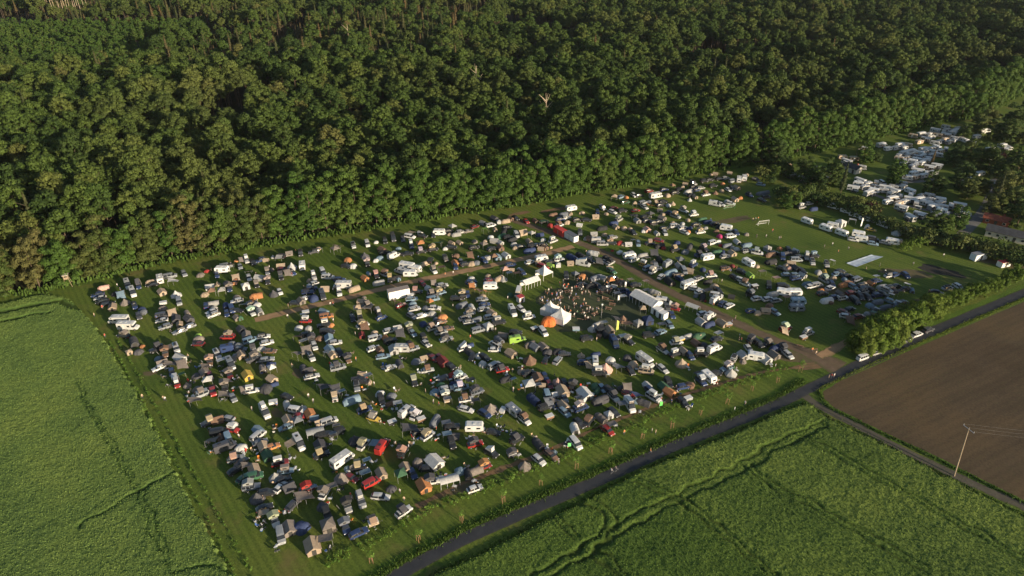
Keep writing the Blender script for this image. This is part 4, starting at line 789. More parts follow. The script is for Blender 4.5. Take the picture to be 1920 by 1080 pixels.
# ---------------------------------------------------------------- ground materials
def gmat(name,fn,rough=.9):
    m,t,b=nt(name); g=N(t,'ShaderNodeNewGeometry'); b.inputs['Roughness'].default_value=rough; b.inputs['Specular IOR Level'].default_value=.15
    fn(t,b,g.outputs['Position']); MATS[name]=m; return m
def noi(t,pos,scale,detail=3.0,rough=.55):
    n=N(t,'ShaderNodeTexNoise',Scale=scale,Detail=detail,Roughness=rough); t.links.new(pos,n.inputs['Vector']); return n.outputs[0]
def bump(t,b,src,strength,dist):
    bp=N(t,'ShaderNodeBump',Strength=strength,Distance=dist); t.links.new(src,bp.inputs['Height']); t.links.new(bp.outputs[0],b.inputs['Normal'])
def rmp(t,src,stops):
    r=ramp(t,stops); t.links.new(src,r.inputs[0]); return r.outputs[0]
def stripes(t,pos,ang,width,dist=0.0):
    "mowing or seed rows: a wave across the world direction ang"
    mp=N(t,'ShaderNodeMapping'); mp.inputs['Rotation'].default_value=(0,0,-ang); t.links.new(pos,mp.inputs['Vector'])
    w=N(t,'ShaderNodeTexWave',Scale=.314159/width,Distortion=dist,Detail=2.0); w.bands_direction='Y'; w.inputs['Detail Scale'].default_value=1.5
    t.links.new(mp.outputs[0],w.inputs['Vector']); return w.outputs[1]
def g_meadow(t,b,p):
    c=rmp(t,noi(t,p,.035,5),[(.3,(.062,.103,.017)),(.5,(.092,.133,.022)),(.72,(.128,.150,.030))])
    f=rmp(t,noi(t,p,1.8,6,.7),[(.3,(.55,.6,.55)),(.7,(1.3,1.25,1.2))]); c=mixc(t,1.0,c,f,'MULTIPLY')
    s=rmp(t,stripes(t,p,math.radians(-52),1.7,1.2),[(.3,(.88,.9,.9)),(.7,(1.08,1.07,1.05))]); c=mixc(t,1.0,c,s,'MULTIPLY')
    wn=rmp(t,noi(t,p,.09,4,.6),[(.55,(0,0,0)),(.72,(.7,.7,.7))]); c=mixc(t,wn,c,(.155,.125,.045))
    t.links.new(c,b.inputs['Base Color']); bump(t,b,noi(t,p,3.0,5,.7),.5,.25)
gmat('meadow',g_meadow)
def g_verge(t,b,p):
    c=rmp(t,noi(t,p,.12,5),[(.3,(.055,.10,.014)),(.6,(.085,.14,.018)),(.8,(.11,.14,.03))]); f=rmp(t,noi(t,p,2.2,5,.7),[(.3,(.5,.55,.5)),(.7,(1.3,1.3,1.2))])
    t.links.new(mixc(t,1.0,c,f,'MULTIPLY'),b.inputs['Base Color']); bump(t,b,noi(t,p,2.5,5,.7),.8,.3)
gmat('verge',g_verge)
def g_crop(dark,mid,lite):
    def f(t,b,p):
        c=rmp(t,noi(t,p,.05,4),[(.32,dark),(.5,mid),(.7,lite)]); f=rmp(t,noi(t,p,1.6,6,.75),[(.3,(.68,.72,.7)),(.72,(1.22,1.2,1.15))])
        at=N(t,'ShaderNodeAttribute'); at.attribute_name='growth_shade'; gr=ramp(t,[(0,(1,1,1)),(.5,(.74,.82,.76)),(.75,(.62,.72,.64)),(1,(.34,.38,.30))]); t.links.new(at.outputs['Fac'],gr.inputs[0]); c=mixc(t,1.0,c,gr.outputs[0],'MULTIPLY')
        t.links.new(mixc(t,1.0,c,f,'MULTIPLY'),b.inputs['Base Color']); bump(t,b,noi(t,p,2.6,5,.75),.5,.25)
    return f
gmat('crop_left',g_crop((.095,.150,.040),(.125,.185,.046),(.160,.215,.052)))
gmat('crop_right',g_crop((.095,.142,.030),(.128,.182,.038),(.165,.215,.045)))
def g_soil(t,b,p):
    a0=P(1600,800); a1=P(1900,660); ang=math.atan2(a1.y-a0.y,a1.x-a0.x)
    c=rmp(t,noi(t,p,.03,4),[(.35,(.060,.040,.024)),(.5,(.080,.057,.036)),(.68,(.100,.068,.038))])
    f=rmp(t,noi(t,p,1.6,6,.7),[(.3,(.7,.7,.7)),(.7,(1.25,1.25,1.25))]); c=mixc(t,1.0,c,f,'MULTIPLY')
    rows=rmp(t,stripes(t,p,ang,1.5,1.2),[(.3,(.12,.12,.12)),(.9,(.38,.38,.38))]); pl=rmp(t,noi(t,p,.9,5,.75),[(.46,(0,0,0)),(.62,(.8,.8,.8))]); reg=rmp(t,noi(t,p,.018,3),[(.38,(.15,.15,.15)),(.6,(1,1,1))])
    k=mixc(t,1.0,mixc(t,1.0,rows,pl,'MULTIPLY'),reg,'MULTIPLY'); wide=rmp(t,stripes(t,p,ang,8,3.0),[(.2,(.93,.94,.93)),(.8,(1.04,1.04,1.02))]); c=mixc(t,1.0,c,wide,'MULTIPLY'); fin=rmp(t,stripes(t,p,ang,2.2,2.0),[(.3,(.95,.95,.95)),(.7,(1.03,1.03,1.02))]); c=mixc(t,1.0,c,fin,'MULTIPLY'); c=mixc(t,k,c,(.055,.085,.02))
    t.links.new(c,b.inputs['Base Color']); bump(t,b,noi(t,p,1.2,5,.7),.35,.15)
gmat('soil',g_soil)
def g_asphalt(t,b,p):
    at=N(t,'ShaderNodeAttribute'); at.attribute_name='across'
    c=rmp(t,noi(t,p,.35,6,.6),[(.3,(.028,.031,.038)),(.7,(.046,.048,.054))]); f=rmp(t,noi(t,p,6,3),[(.3,(.85,)*3),(.7,(1.15,)*3)]); c=mixc(t,1.0,c,f,'MULTIPLY')
    d=rmp(t,at.outputs['Fac'],[(.62,(0,0,0)),(.98,(.8,.8,.8))]); d=mixc(t,1.0,d,rmp(t,noi(t,p,1.1,5,.7),[(.4,(.2,.2,.2)),(.6,(1,1,1))]),'MULTIPLY'); c=mixc(t,d,c,(.075,.07,.045))
    t.links.new(c,b.inputs['Base Color']); bump(t,b,noi(t,p,5,3),.2,.05); b.inputs['Roughness'].default_value=.75
gmat('asphalt',g_asphalt)
def g_dirt(c0,c1,gr=.6):
    def f(t,b,p):
        at=N(t,'ShaderNodeAttribute'); at.attribute_name='across'
        c=rmp(t,noi(t,p,.4,6,.65),[(.3,c0),(.7,c1)])
        d=rmp(t,at.outputs['Fac'],[(0,(gr,gr,gr)),(.25,(.1,.1,.1)),(.6,(.05,.05,.05)),(1.0,(1,1,1))]); d=mixc(t,1.0,d,rmp(t,noi(t,p,.8,5,.7),[(.38,(.1,.1,.1)),(.6,(1,1,1))]),'MULTIPLY'); c=mixc(t,d,c,(.065,.085,.02))
        t.links.new(c,b.inputs['Base Color']); bump(t,b,noi(t,p,2,4),.4,.12)
    return f
gmat('sand_path',g_dirt((.24,.15,.085),(.38,.24,.135),.2)); gmat('brown_track',g_dirt((.10,.070,.048),(.165,.115,.080),.6)); gmat('farm_track',g_dirt((.07,.06,.05),(.11,.095,.075),.8)); gmat('worn_soil',g_dirt((.13,.09,.05),(.22,.13,.075),.1))
gmat('floor_forest',lambda t,b,p:t.links.new(rmp(t,noi(t,p,.4,5),[(.3,(.018,.022,.009)),(.7,(.045,.045,.02))]),b.inputs['Base Color']))
def g_round(t,b,p):
    c=rmp(t,noi(t,p,.12,5),[(.35,(.045,.060,.028)),(.6,(.062,.074,.038)),(.8,(.085,.088,.052))]); t.links.new(c,b.inputs['Base Color'])
gmat('trodden',g_round)
gmat('path_grey',lambda t,b,p:t.links.new(rmp(t,noi(t,p,.5,5),[(.3,(.10,.10,.10)),(.7,(.17,.165,.16))]),b.inputs['Base Color']))
# ---------------------------------------------------------------- ground sheets
def poly_sheet(name,pts,mat,z):
    me=bpy.data.meshes.new(name); me.from_pydata([(x,y,z) for x,y in pts],[],[tuple(range(len(pts)))]); me.materials.append(MATS[mat]); o=ob(name,me); return struct(o)
me=bpy.data.meshes.new('ground'); me.from_pydata([(-2500,-400,0),(2500,-400,0),(2500,3000,0),(-2500,3000,0)],[],[(0,1,2,3)]); me.materials.append(MATS['meadow']); struct(ob('ground',me))
def strip(name,pl,width,mat,z,jit=.25,step=.8,seed=1,kind=True):
    pl=smooth(pl,2); pts=[]; 
    for a,b in zip(pl[:-1],pl[1:]):
        L=math.dist(a,b); n=max(1,int(L/step))
        for i in range(n): pts.append((a[0]+(b[0]-a[0])*i/n,a[1]+(b[1]-a[1])*i/n))
    pts.append(pl[-1]); rr=random.Random(seed); vs=[]; at=[]; fs=[]; K=[-1,-.6,-.2,.2,.6,1]
    W=width if callable(width) else (lambda t:width)
    ja=jb=0
    for i,p in enumerate(pts):
        q=pts[min(i+1,len(pts)-1)]; o=pts[max(i-1,0)]; d=Vector((q[0]-o[0],q[1]-o[1])).normalized(); n=Vector((-d.y,d.x)); w=W(i/len(pts))/2
        ja=ja*.6+rr.uniform(-1,1)*jit; jb=jb*.6+rr.uniform(-1,1)*jit
        for k in K:
            e=w*k+(ja if k==-1 else jb if k==1 else 0); vs.append((p[0]+n.x*e,p[1]+n.y*e,z)); at.append(abs(k))
    m=len(K)
    for i in range(len(pts)-1):
        for k in range(m-1): fs.append((i*m+k,i*m+k+1,(i+1)*m+k+1,(i+1)*m+k))
    me=bpy.data.meshes.new(name); me.from_pydata(vs,[],fs); me.materials.append(MATS[mat]); a=me.attributes.new('across','FLOAT','POINT'); a.data.foreach_set('value',at)
    return struct(ob(name,me)),pts
ROAD=GP([(690,1118),(760,1068),(880,1005),(1000,954),(1140,893),(1273,832),(1391,787),(1470,752),(1520,727),(1591,695),(1680,651),(1769,612),(1920,549),(2010,512),(2200,440)])
_,road_pts=strip('farm_road',ROAD,lambda t:3.3+1.6*math.exp(-((t-.47)/.05)**2),'asphalt',.045,.08)
TRACK=GP([(1500,735),(1535,762),(1600,795),(1700,848),(1800,896),(1920,950),(2060,1015),(2300,1130)])
strip('field_track',TRACK,2.8,'farm_track',.034,.15,seed=4)
BROWN=GP([(1575,690),(1540,672),(1500,655),(1420,625),(1350,590),(1250,545),(1180,500),(1120,468),(1060,445),(1010,428),(960,412)])
strip('brown_track',BROWN,lambda t:3.9 if t>.1 else 8.9-50*t,'brown_track',.028,.3,seed=5)
SAND=GP([(478,600),(520,590),(560,580),(660,556),(760,530),(860,511),(960,489),(1030,474),(1075,462)])
strip('sandy_path',SAND,3.3,'sand_path',.022,.28,seed=6)
strip('gate_path',GP([(1535,668),(1560,655),(1580,645),(1600,632)]),3,'sand_path',.033,.4,seed=7)
strip('edge_path',GP([(780,950),(850,915),(940,880),(1020,848),(1100,810),(1200,770),(1300,735),(1400,705),(1470,690),(1540,685)]),1.3,'worn_soil',.016,.35,seed=8)
strip('park_road',GP([(1790,452),(1815,430),(1835,408),(1850,385),(1862,360),(1868,335)]),4,'path_grey',.03,.1,seed=9)
strip('park_lane',GP([(1835,408),(1790,400),(1740,395),(1700,385),(1650,370),(1610,350)]),2.6,'path_grey',.024,.1,seed=10)
strip('park_lane',GP([(1660,352),(1690,342),(1725,340),(1760,335)]),3,'path_grey',.026,.1,seed=11)
def patch(name,px,py,rx,ry,mat,z,seed,ang=0):
    c=P(px,py); rr=random.Random(seed); pts=[]; n=40
    for i in range(n):
        a=2*PI*i/n; r=1+.12*math.sin(3*a+seed)+.1*math.sin(5*a+2*seed)+rr.uniform(-.06,.06); x,y=rx*r*math.cos(a),ry*r*math.sin(a); pts.append((c.x+x*math.cos(ang)-y*math.sin(ang),c.y+x*math.sin(ang)+y*math.cos(ang)))
    return poly_sheet(name,pts,mat,z)
patch('trodden_ground',1112,568,19,18,'trodden',.008,3)
patch('burnt_patch',1762,508,7.5,3.4,'char',.02,2,-.5)
for i,(a,b,rx,ry,an) in enumerate([(1372,413,10,2.2,.35),(1520,686,5,1.6,.2),(1500,668,8,3,0),(1570,545,7,2.5,-.3),(1600,560,4,2,0),(1050,392,9,1.6,.3),(975,400,5,1.3,.4),(560,700,3,1.5,-.8),(520,775,2.5,1.2,-.8),(870,915,4,1.2,.5),(1735,565,4,1.2,-.3),(1775,455,9,4,-.2),(1700,512,9,3,-.2),(1885,495,8,3,-.3),(280,700,2,1,0)]):
    patch('worn_patch',a,b,rx,ry,'worn_soil' if i in(1,5,6) else 'brown_track',.012+.0006*i,i+5,an)
def crop(name,poly,mat,cell,hgt,lines,label,cat,amp=.16,growth_shade=(),dens=14,leafm='crop_leaf_right'):
    xs=[p[0] for p in poly]; ys=[p[1] for p in poly]; X=np.arange(min(xs),max(xs),cell); Y=np.arange(min(ys),max(ys),cell)
    gx,gy=np.meshgrid(X,Y,indexing='ij'); jx=gx+rs.uniform(-.3,.3,gx.shape)*cell; jy=gy+rs.uniform(-.3,.3,gx.shape)*cell
    wob=.9*(vnoise(jx,jy,1.6,1)-.5)
    ins=inpoly(jx+wob,jy+wob,poly)
    z=hgt+amp*.5*(vnoise(jx,jy,7,2)-.5)+amp*1.1*(vnoise(jx,jy,1.5,3)-.5)+amp*1.5*(rs.rand(*gx.shape)-.5)
    dip0=np.zeros(gx.shape)
    for pl,w,dep in lines:
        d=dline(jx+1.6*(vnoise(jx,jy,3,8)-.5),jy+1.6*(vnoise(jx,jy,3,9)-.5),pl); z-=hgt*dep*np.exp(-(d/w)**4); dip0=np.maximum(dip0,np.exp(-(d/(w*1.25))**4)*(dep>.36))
    er=ins.copy(); er[1:-1,1:-1]=ins[:-2,1:-1]&ins[2:,1:-1]&ins[1:-1,:-2]&ins[1:-1,2:]; z=np.where(er,np.maximum(z,.06),.0)
    gw=np.zeros(gx.shape)
    for gp,gv in growth_shade: gw=np.where(inpoly(jx+wob*2,jy+wob*2,gp),gv,gw)
    nx,ny=gx.shape; idx=-np.ones(gx.shape,int); cellok=ins[:-1,:-1]&ins[1:,:-1]&ins[:-1,1:]&ins[1:,1:]
    use=np.zeros(gx.shape,bool); use[:-1,:-1]|=cellok; use[1:,:-1]|=cellok; use[:-1,1:]|=cellok; use[1:,1:]|=cellok
    idx[use]=np.arange(use.sum()); co=np.stack([jx[use],jy[use],z[use]],1)
    f=np.stack([idx[:-1,:-1][cellok],idx[1:,:-1][cellok],idx[1:,1:][cellok],idx[:-1,1:][cellok]],1)
    gw=np.maximum(gw,np.minimum(1,dip0*1.2)); # soil, flattened stalks and shade of the wheel tracks, put in as darker colour
    # blades and ears standing out of the crop: small tilted faces all over it
    cand=np.nonzero((er&(dip0<.6)).ravel())[0]; reps=max(1,int(round(dens*cell*cell))); cand=np.repeat(cand,reps); k=len(cand)
    bx=jx.ravel()[cand]+rs.uniform(-.5,.5,k)*cell*1.2; by=jy.ravel()[cand]+rs.uniform(-.5,.5,k)*cell*1.2; bz=z.ravel()[cand]; an=rs.uniform(0,PI,k); hh=rs.uniform(.05,.15,k); ww=rs.uniform(.07,.13,k); lx=rs.uniform(-.16,.16,k); ly=rs.uniform(-.16,.16,k)
    dx,dy=ww*np.cos(an),ww*np.sin(an); Q=np.stack([np.stack([bx-dx,by-dy,bz-.05],1),np.stack([bx+dx,by+dy,bz-.05],1),np.stack([bx+dx*.6+lx,by+dy*.6+ly,bz+hh],1),np.stack([bx-dx*.6+lx,by-dy*.6+ly,bz+hh],1)],1).reshape(-1,3)
    gq=np.repeat(gw.ravel()[cand],4); n0=len(co); nf0=len(f); co=np.concatenate([co,Q]); f=np.concatenate([f,np.arange(4*k).reshape(-1,4)+n0]); gall=np.concatenate([gw[use],gq])
    me=bpy.data.meshes.new(name); me.vertices.add(len(co)); me.vertices.foreach_set('co',co.ravel()); me.loops.add(f.size); me.loops.foreach_set('vertex_index',f.ravel()); me.polygons.add(len(f)); me.polygons.foreach_set('loop_start',np.arange(0,f.size,4)); me.polygons.foreach_set('loop_total',np.full(len(f),4))
    me.materials.append(MATS[mat]); me.update(calc_edges=True); ga=me.attributes.new('growth_shade','FLOAT','POINT'); ga.data.foreach_set('value',gall);  me.polygons.foreach_set('use_smooth',np.concatenate([np.ones(nf0,bool),np.zeros(k,bool)])); o=ob(name,me); return tag(o,label,cat,kind='stuff')
LEFT=GP([(-420,640),(-200,598),(-60,580),(0,573),(60,558),(95,553),(128,560),(150,578),(172,604),(205,650),(262,745),(330,885),(395,1005),(440,1080),(500,1180),(-700,1250)])
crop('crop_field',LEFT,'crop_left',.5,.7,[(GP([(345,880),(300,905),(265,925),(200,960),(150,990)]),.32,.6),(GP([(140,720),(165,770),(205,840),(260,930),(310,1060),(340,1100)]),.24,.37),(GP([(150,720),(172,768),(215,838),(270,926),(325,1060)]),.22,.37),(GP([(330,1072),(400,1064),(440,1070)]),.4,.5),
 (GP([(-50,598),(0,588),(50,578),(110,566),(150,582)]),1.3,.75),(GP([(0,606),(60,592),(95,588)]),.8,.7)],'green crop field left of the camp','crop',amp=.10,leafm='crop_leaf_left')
BOT=GP([(560,1200),(760,1106),(830,1071),(900,1040),(1000,988),(1100,938),(1200,884),(1290,848),(1400,803),(1470,770),(1512,757),(1555,787),(1640,826),(1780,900),(1920,970),(2250,1140),(2250,1500),(560,1500)])
def pair(l,off=.95):
    pl=smooth(GP(l),2); out=[]
    for s in (-1,1):
        q=[]
        for i,p in enumerate(pl):
            a=pl[max(0,i-1)]; b=pl[min(len(pl)-1,i+1)]; d=Vector((b[0]-a[0],b[1]-a[1])).normalized(); q.append((p[0]-d.y*off*s,p[1]+d.x*off*s))
        out.append((q,.44,.42))
    return out
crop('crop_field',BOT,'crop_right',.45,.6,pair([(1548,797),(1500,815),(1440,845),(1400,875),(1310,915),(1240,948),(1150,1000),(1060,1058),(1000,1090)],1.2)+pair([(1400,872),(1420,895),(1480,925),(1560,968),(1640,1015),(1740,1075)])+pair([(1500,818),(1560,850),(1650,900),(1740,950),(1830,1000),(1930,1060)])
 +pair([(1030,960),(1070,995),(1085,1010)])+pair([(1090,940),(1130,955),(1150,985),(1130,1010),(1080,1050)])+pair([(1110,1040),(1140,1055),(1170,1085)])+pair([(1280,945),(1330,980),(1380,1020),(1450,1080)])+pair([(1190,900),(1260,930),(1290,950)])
 +[(GP([(1548,797),(1440,845),(1400,875),(1310,915),(1240,948)]),1.0,.35)],'green crop field with tractor tracks below the farm road','crop',amp=.11,growth_shade=[(GP([(700,1150),(760,1102),(900,1036),(1000,986),(1185,898),(1262,930),(1240,948),(1150,1000),(1060,1058),(1000,1100)]),.6),(GP([(1060,1062),(1150,1005),(1250,950),(1330,985),(1460,1090),(1060,1200)]),.75),(GP([(1405,885),(1480,925),(1560,968),(1740,1075),(1800,1200),(1460,1090),(1330,985),(1270,945),(1390,890)]),.35)])
SOIL=GP([(1535,738),(1545,727),(1620,695),(1700,660),(1800,617),(1920,566),(2250,425),(2500,900),(2300,1080),(1920,938),(1830,893),(1740,848),(1640,802),(1565,765)])
struct(poly_sheet('brown_field',SOIL,'soil',.02))
strip('grass_verge',GP([(1536,745),(1540,727),(1618,690),(1700,654),(1800,611),(1920,560),(2200,450)]),1.2,'verge',.03,.2,seed=12)
strip('grass_verge',GP([(1534,735),(1550,762),(1640,806),(1740,853),(1830,898),(1920,943),(2200,1075)]),1.4,'verge',.031,.3,seed=13)
strip('grass_verge',GP([(640,1110),(760,1045),(880,983),(1000,932),(1130,875),(1265,817),(1380,772),(1460,738),(1510,708)]),3.0,'verge',.014,.4,seed=14)
strip('grass_verge',GP([(1600,680),(1680,638),(1760,603),(1900,545),(2100,468)]),2.2,'verge',.015,.4,seed=15)
# ---------------------------------------------------------------- foliage
def leaves(C,Nn,size,seed,ext=None):
    "small leaf-clump faces at points C with normals Nn"
    r=np.random.RandomState(seed); n=len(C); Nn=Nn+r.normal(0,.24,(n,3)); Nn/=np.linalg.norm(Nn,axis=1)[:,None]+1e-9
    a=np.cross(Nn,r.normal(0,1,(n,3))); a/=np.linalg.norm(a,axis=1)[:,None]+1e-9; b=np.cross(Nn,a); s=size*r.uniform(.6,1.25,(n,1))
    q=np.stack([C+a*s,C+b*s*.75+Nn*s*.15,C-a*s*.9,C-b*s*.8],1); return q.reshape(-1,3)
def leafmesh(name,V,mat,mb=None,mats=()):
    n=len(V)//4; f=np.arange(n*4).reshape(-1,4)
    vs=[tuple(v) for v in V.tolist()]; fs=[tuple(x) for x in f.tolist()]; mi=[0]*n
    if mb:
        o=len(vs); vs+=mb.v; fs+=[tuple(i+o for i in g) for g in mb.f]; mi+=[m+1 for m in mb.m]
    me=bpy.data.meshes.new(name); me.from_pydata(vs,[],fs); me.materials.append(MATS[mat])
    for x in mats: me.materials.append(MATS[x])
    me.polygons.foreach_set('material_index',mi); me.update(); return me
def puffs(rng,n,cx,cz,rx,rz,zlo,pr,full=False):
    out=[]
    for _ in range(n):
        while True:
            d=rng.normal(0,1,3); d/=np.linalg.norm(d)
            if d[2]>zlo: break
        k=rng.uniform(.62,.95); out.append((cx+d[0]*rx*k,d[1]*rx*k,cz+d[2]*rz*k,rng.uniform(*pr)))
    return out
def crown(seed,rx,rz,cz,n=24,pr=(1.2,2.0),zlo=-.25,leaf=.42,per=62):
    seed=int(seed); rng=np.random.RandomState(seed); C=[];NN=[]
    for (x,y,z,r) in puffs(rng,n,0,cz,rx,rz,zlo,pr):
        m=int(per*(r/1.6)**2*(.4/leaf)**1.2); d=rng.normal(0,1,(m,3)); d[:,2]=np.abs(d[:,2])*.9-.25; d/=np.linalg.norm(d,axis=1)[:,None]; rr=r*rng.uniform(.78,1.08,(m,1)); C.append(np.array([[x,y,z]])+d*rr*np.array([[1,1,.8]])); NN.append(d+np.array([[0,0,.25]]))
    return leaves(np.concatenate(C),np.concatenate(NN),leaf,seed+1)
def trunk(h,r,seed,limbs=5,lo=.45,mat=0):
    m=MB(); rr=random.Random(seed); a=Vector((0,0,0)); n=5
    for i in range(n):
        b=Vector((rr.uniform(-.15,.15)*h/12,rr.uniform(-.15,.15)*h/12,h*(i+1)/n)); m.tube(a,b,r*(1-.8*i/n),mat,7,r*(1-.8*(i+1)/n)); a=b
    for i in range(limbs):
        z=h*rr.uniform(lo,.85); an=rr.uniform(0,2*PI); L=h*rr.uniform(.15,.28); m.tube((0,0,z),(L*math.cos(an),L*math.sin(an),z+L*.8),r*.35,mat,5,r*.1)
    return m
# broadleaf variants: (crown vertices, trunk, height)
BROAD=[(crown(10+i,rx,rz,cz,n,(.9,1.7),-.45,.42,74),trunk(cz+1,.32,i)) for i,(rx,rz,cz,n) in enumerate([(4.6,5.6,15.5,50),(4.1,6.4,16.5,46),(5.2,5.2,14.5,56),(3.8,7.0,17,46),(4.4,5.0,14,44),(5.5,6.0,16,62)])]
def edgecrown(seed,rx,h,leaf=.33,npf=66):
    "wide crown with foliage down to the ground: lobes of different height round the stem"
    rng=np.random.RandomState(seed); C=[];NN=[]; lob=[(0,0,rx*.75,h)]
    for k in range(5): a=rng.uniform(0,2*PI); q=rx*rng.uniform(.35,.6); lob.append((q*math.cos(a),q*math.sin(a),rx*rng.uniform(.45,.6),h*rng.uniform(.55,.9)))
    for k in range(npf):
        lx,ly,lr,lh=lob[rng.randint(len(lob))] if k>12 else lob[0]
        z=lh*rng.uniform(.04,1)**.8; t=z/lh; prof=math.sqrt(max(.02,1-max(0,(t-.55)/.5)**2))*(.8+.2*min(1,t*3)); a=rng.uniform(0,2*PI); q=lr*prof*rng.uniform(.6,1); r=rng.uniform(.16,.30)*rx*(1.1 if h>12 else 1.2)
        m=int(46*(r/1.1)**2*(.42/leaf)**1.5); d=rng.normal(0,1,(m,3)); d[:,2]=np.abs(d[:,2])-.35; d/=np.linalg.norm(d,axis=1)[:,None]; C.append(np.array([[lx+q*math.cos(a),ly+q*math.sin(a),min(z,lh-r*.5)]])+d*r*rng.uniform(.8,1.1,(m,1))*np.array([[1,1,.8]])); NN.append(d+np.array([[0,0,.2]]))
    V=leaves(np.concatenate(C),np.concatenate(NN),leaf,seed); V[:,2]=np.maximum(V[:,2],.05); return V
EDGE=[(edgecrown(40+i,rx,h),trunk(h*.8,.28,60+i,6,.2)) for i,(rx,h) in enumerate([(5.2,19),(4.7,21.5),(5.8,17.5),(5.0,20.5),(6.2,19.5)])]
def conifer(seed,rx,h,z0=.15):
    rng=np.random.RandomState(seed); C=[];NN=[]; n=1500
    t=rng.uniform(0,1,n)**.75; z=h*(z0+(1-z0)*(1-t)); a=rng.uniform(0,2*PI,n); lay=.72+.28*np.sin(z*3.2); q=rx*(t**.85)*lay*rng.uniform(.6,1,n); C=np.stack([q*np.cos(a),q*np.sin(a),z],1); NN=np.stack([np.cos(a),np.sin(a),np.full(n,.7)],1); return leaves(C,NN,.38,seed)
CONI=[(conifer(80,2.6,22),trunk(21,.22,80,3,.3)),(conifer(81,2.2,24,.4),trunk(23,.22,81,4,.3)),(conifer(82,3.0,19),trunk(18,.22,82,3,.3))]
# meshes: parts for single trees, joined ones for the far wood
def sep(lst,nm,leaf,bark='bark'): return [(leafmesh(nm+'_crown',c,leaf),t.mesh(nm+'_trunk',[bark]),leafmesh(nm+'_far',c,leaf,t,[bark])) for c,t in lst]
MB_=sep(BROAD,'broadleaf','leaf_forest'); ME_=sep(EDGE,'edge_tree','leaf_edge'); MO_=sep(EDGE,'edge_tree_olive','leaf_olive'); MC_=sep(CONI,'conifer','leaf_conifer'); MG_=sep([(edgecrown(90+i,5.2,h),trunk(h*.75,.28,95+i,5,.2)) for i,h in enumerate((19,17,20,18))],'garden_tree','leaf_garden'); ME2_=sep([(edgecrown(99,4.6,19),trunk(14,.28,99,5,.2))],'leafy_tree','leaf_edge')
def tree(nm,pair_,x,y,s,label,cat='tree',group=None,sz=None):
    r=bpy.data.objects.new(nm,None); COL.objects.link(r); r.location=(x,y,0); r.rotation_euler=(0,0,R.uniform(0,2*PI)); r.scale=(s,s,s*(sz or 1))
    ob('crown',pair_[0],parent=r); ob('trunk',pair_[1],parent=r); return tag(r,label,cat,group)
# ---------------------------------------------------------------- the forest
FRONT=GP([(-900,720),(-500,625),(-200,578),(-60,561),(0,552),(60,546),(110,536),(165,522),(240,505),(320,487),(450,464),(560,446),(700,425),(800,408),(900,392),(980,380),(1050,366),(1200,342),(1310,322),(1400,308),(1440,310),(1480,292),(1560,274),(1640,255),(1700,244),(1760,229),(1810,222),(1850,205),(1900,180),(1950,155),(2100,90),(2500,-40)])
fx=np.array([p[0] for p in FRONT]); fy=np.array([p[1] for p in FRONT])
def front_y(x): return np.interp(x,fx,fy)
poly_sheet('forest_floor',[(p[0],p[1]) for p in FRONT]+[(2400,2900),(-2400,2900)],'floor_forest',.01)
edge_pts=[];
# first rows follow the front line
acc=0
for a,b in zip(FRONT[:-1],FRONT[1:]):
    L=math.dist(a,b); n=max(1,int(L/6.0))
    for i in range(n):
        x=a[0]+(b[0]-a[0])*(i+R.uniform(-.2,.2))/n; y=a[1]+(b[1]-a[1])*i/n
        px,py,d=proj(x,y)
        if -260<px<2200 and y<760:
            edge_pts.append((x,y+2.2+R.uniform(-.8,1.2),d,px,py))
            edge_pts.append((x+R.uniform(-2,2),y+7.5+R.uniform(-1.5,1.5),d,px,py))
inner=[]
gy=140.0
while gy<960:
    stp=6.9
    nx=int(gy*1.05+130)
    for k in range(int(2*nx/stp)):
        x=-nx+k*stp+R.uniform(-2.2,2.2)+(stp/2 if int(gy/6)%2 else 0); y=gy+R.uniform(-2.2,2.2)
        if y<front_y(x)+12.5: continue
        px,py,d=proj(x,y,15)
        if px<-300 or px>2230 or py<-170: continue
        nz=float(vnoise(np.array([x]),np.array([y]),32,21)[0]); nh=float(vnoise(np.array([x]),np.array([y]),55,22)[0])
        if nz<.2: continue
        con=float(vnoise(np.array([x]),np.array([y]),70,23)[0]); w=.5 if (px<900 and py<110 and con>.5) else (.10 if con>.75 else .015)
        kind=2 if R.random()<w else 0
        yp=px<400-(py-20)*1.5 and 22<py<112
        if yp: inner.append((x,y,d,R.uniform(.42,.6),5,px,py)); continue
        if 8<py<=24 and px<60: continue
        inner.append((x,y,d,.61+.36*nh+R.choice((-.14,-.05,0,.05,.12,.28))+R.uniform(-.06,.06),kind,px,py))
    gy+=stp*.88
print('edge',len(edge_pts),'inner',len(inner))
edge_pts.sort(key=lambda p:p[2]); inner.sort(key=lambda p:p[2])
GLB={}
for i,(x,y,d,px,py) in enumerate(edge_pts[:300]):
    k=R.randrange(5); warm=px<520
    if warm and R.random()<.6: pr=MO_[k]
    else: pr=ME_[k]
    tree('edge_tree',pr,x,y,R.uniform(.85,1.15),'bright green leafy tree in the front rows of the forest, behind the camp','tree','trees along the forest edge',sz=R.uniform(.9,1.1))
far=[(x,y,R.uniform(.85,1.15),6+R.randrange(5)) for (x,y,d,px,py) in edge_pts[300:]]
single=inner[:300]; 
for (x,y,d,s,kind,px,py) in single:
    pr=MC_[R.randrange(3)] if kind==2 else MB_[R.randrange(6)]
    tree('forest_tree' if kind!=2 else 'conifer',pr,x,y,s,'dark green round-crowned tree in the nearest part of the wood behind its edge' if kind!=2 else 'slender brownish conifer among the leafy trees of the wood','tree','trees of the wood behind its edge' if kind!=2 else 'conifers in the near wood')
far+=[(x,y,s,(11+R.randrange(3)) if kind==2 else (6+R.randrange(5)) if kind==5 else R.randrange(6)) for (x,y,d,s,kind,px,py) in inner[300:]]
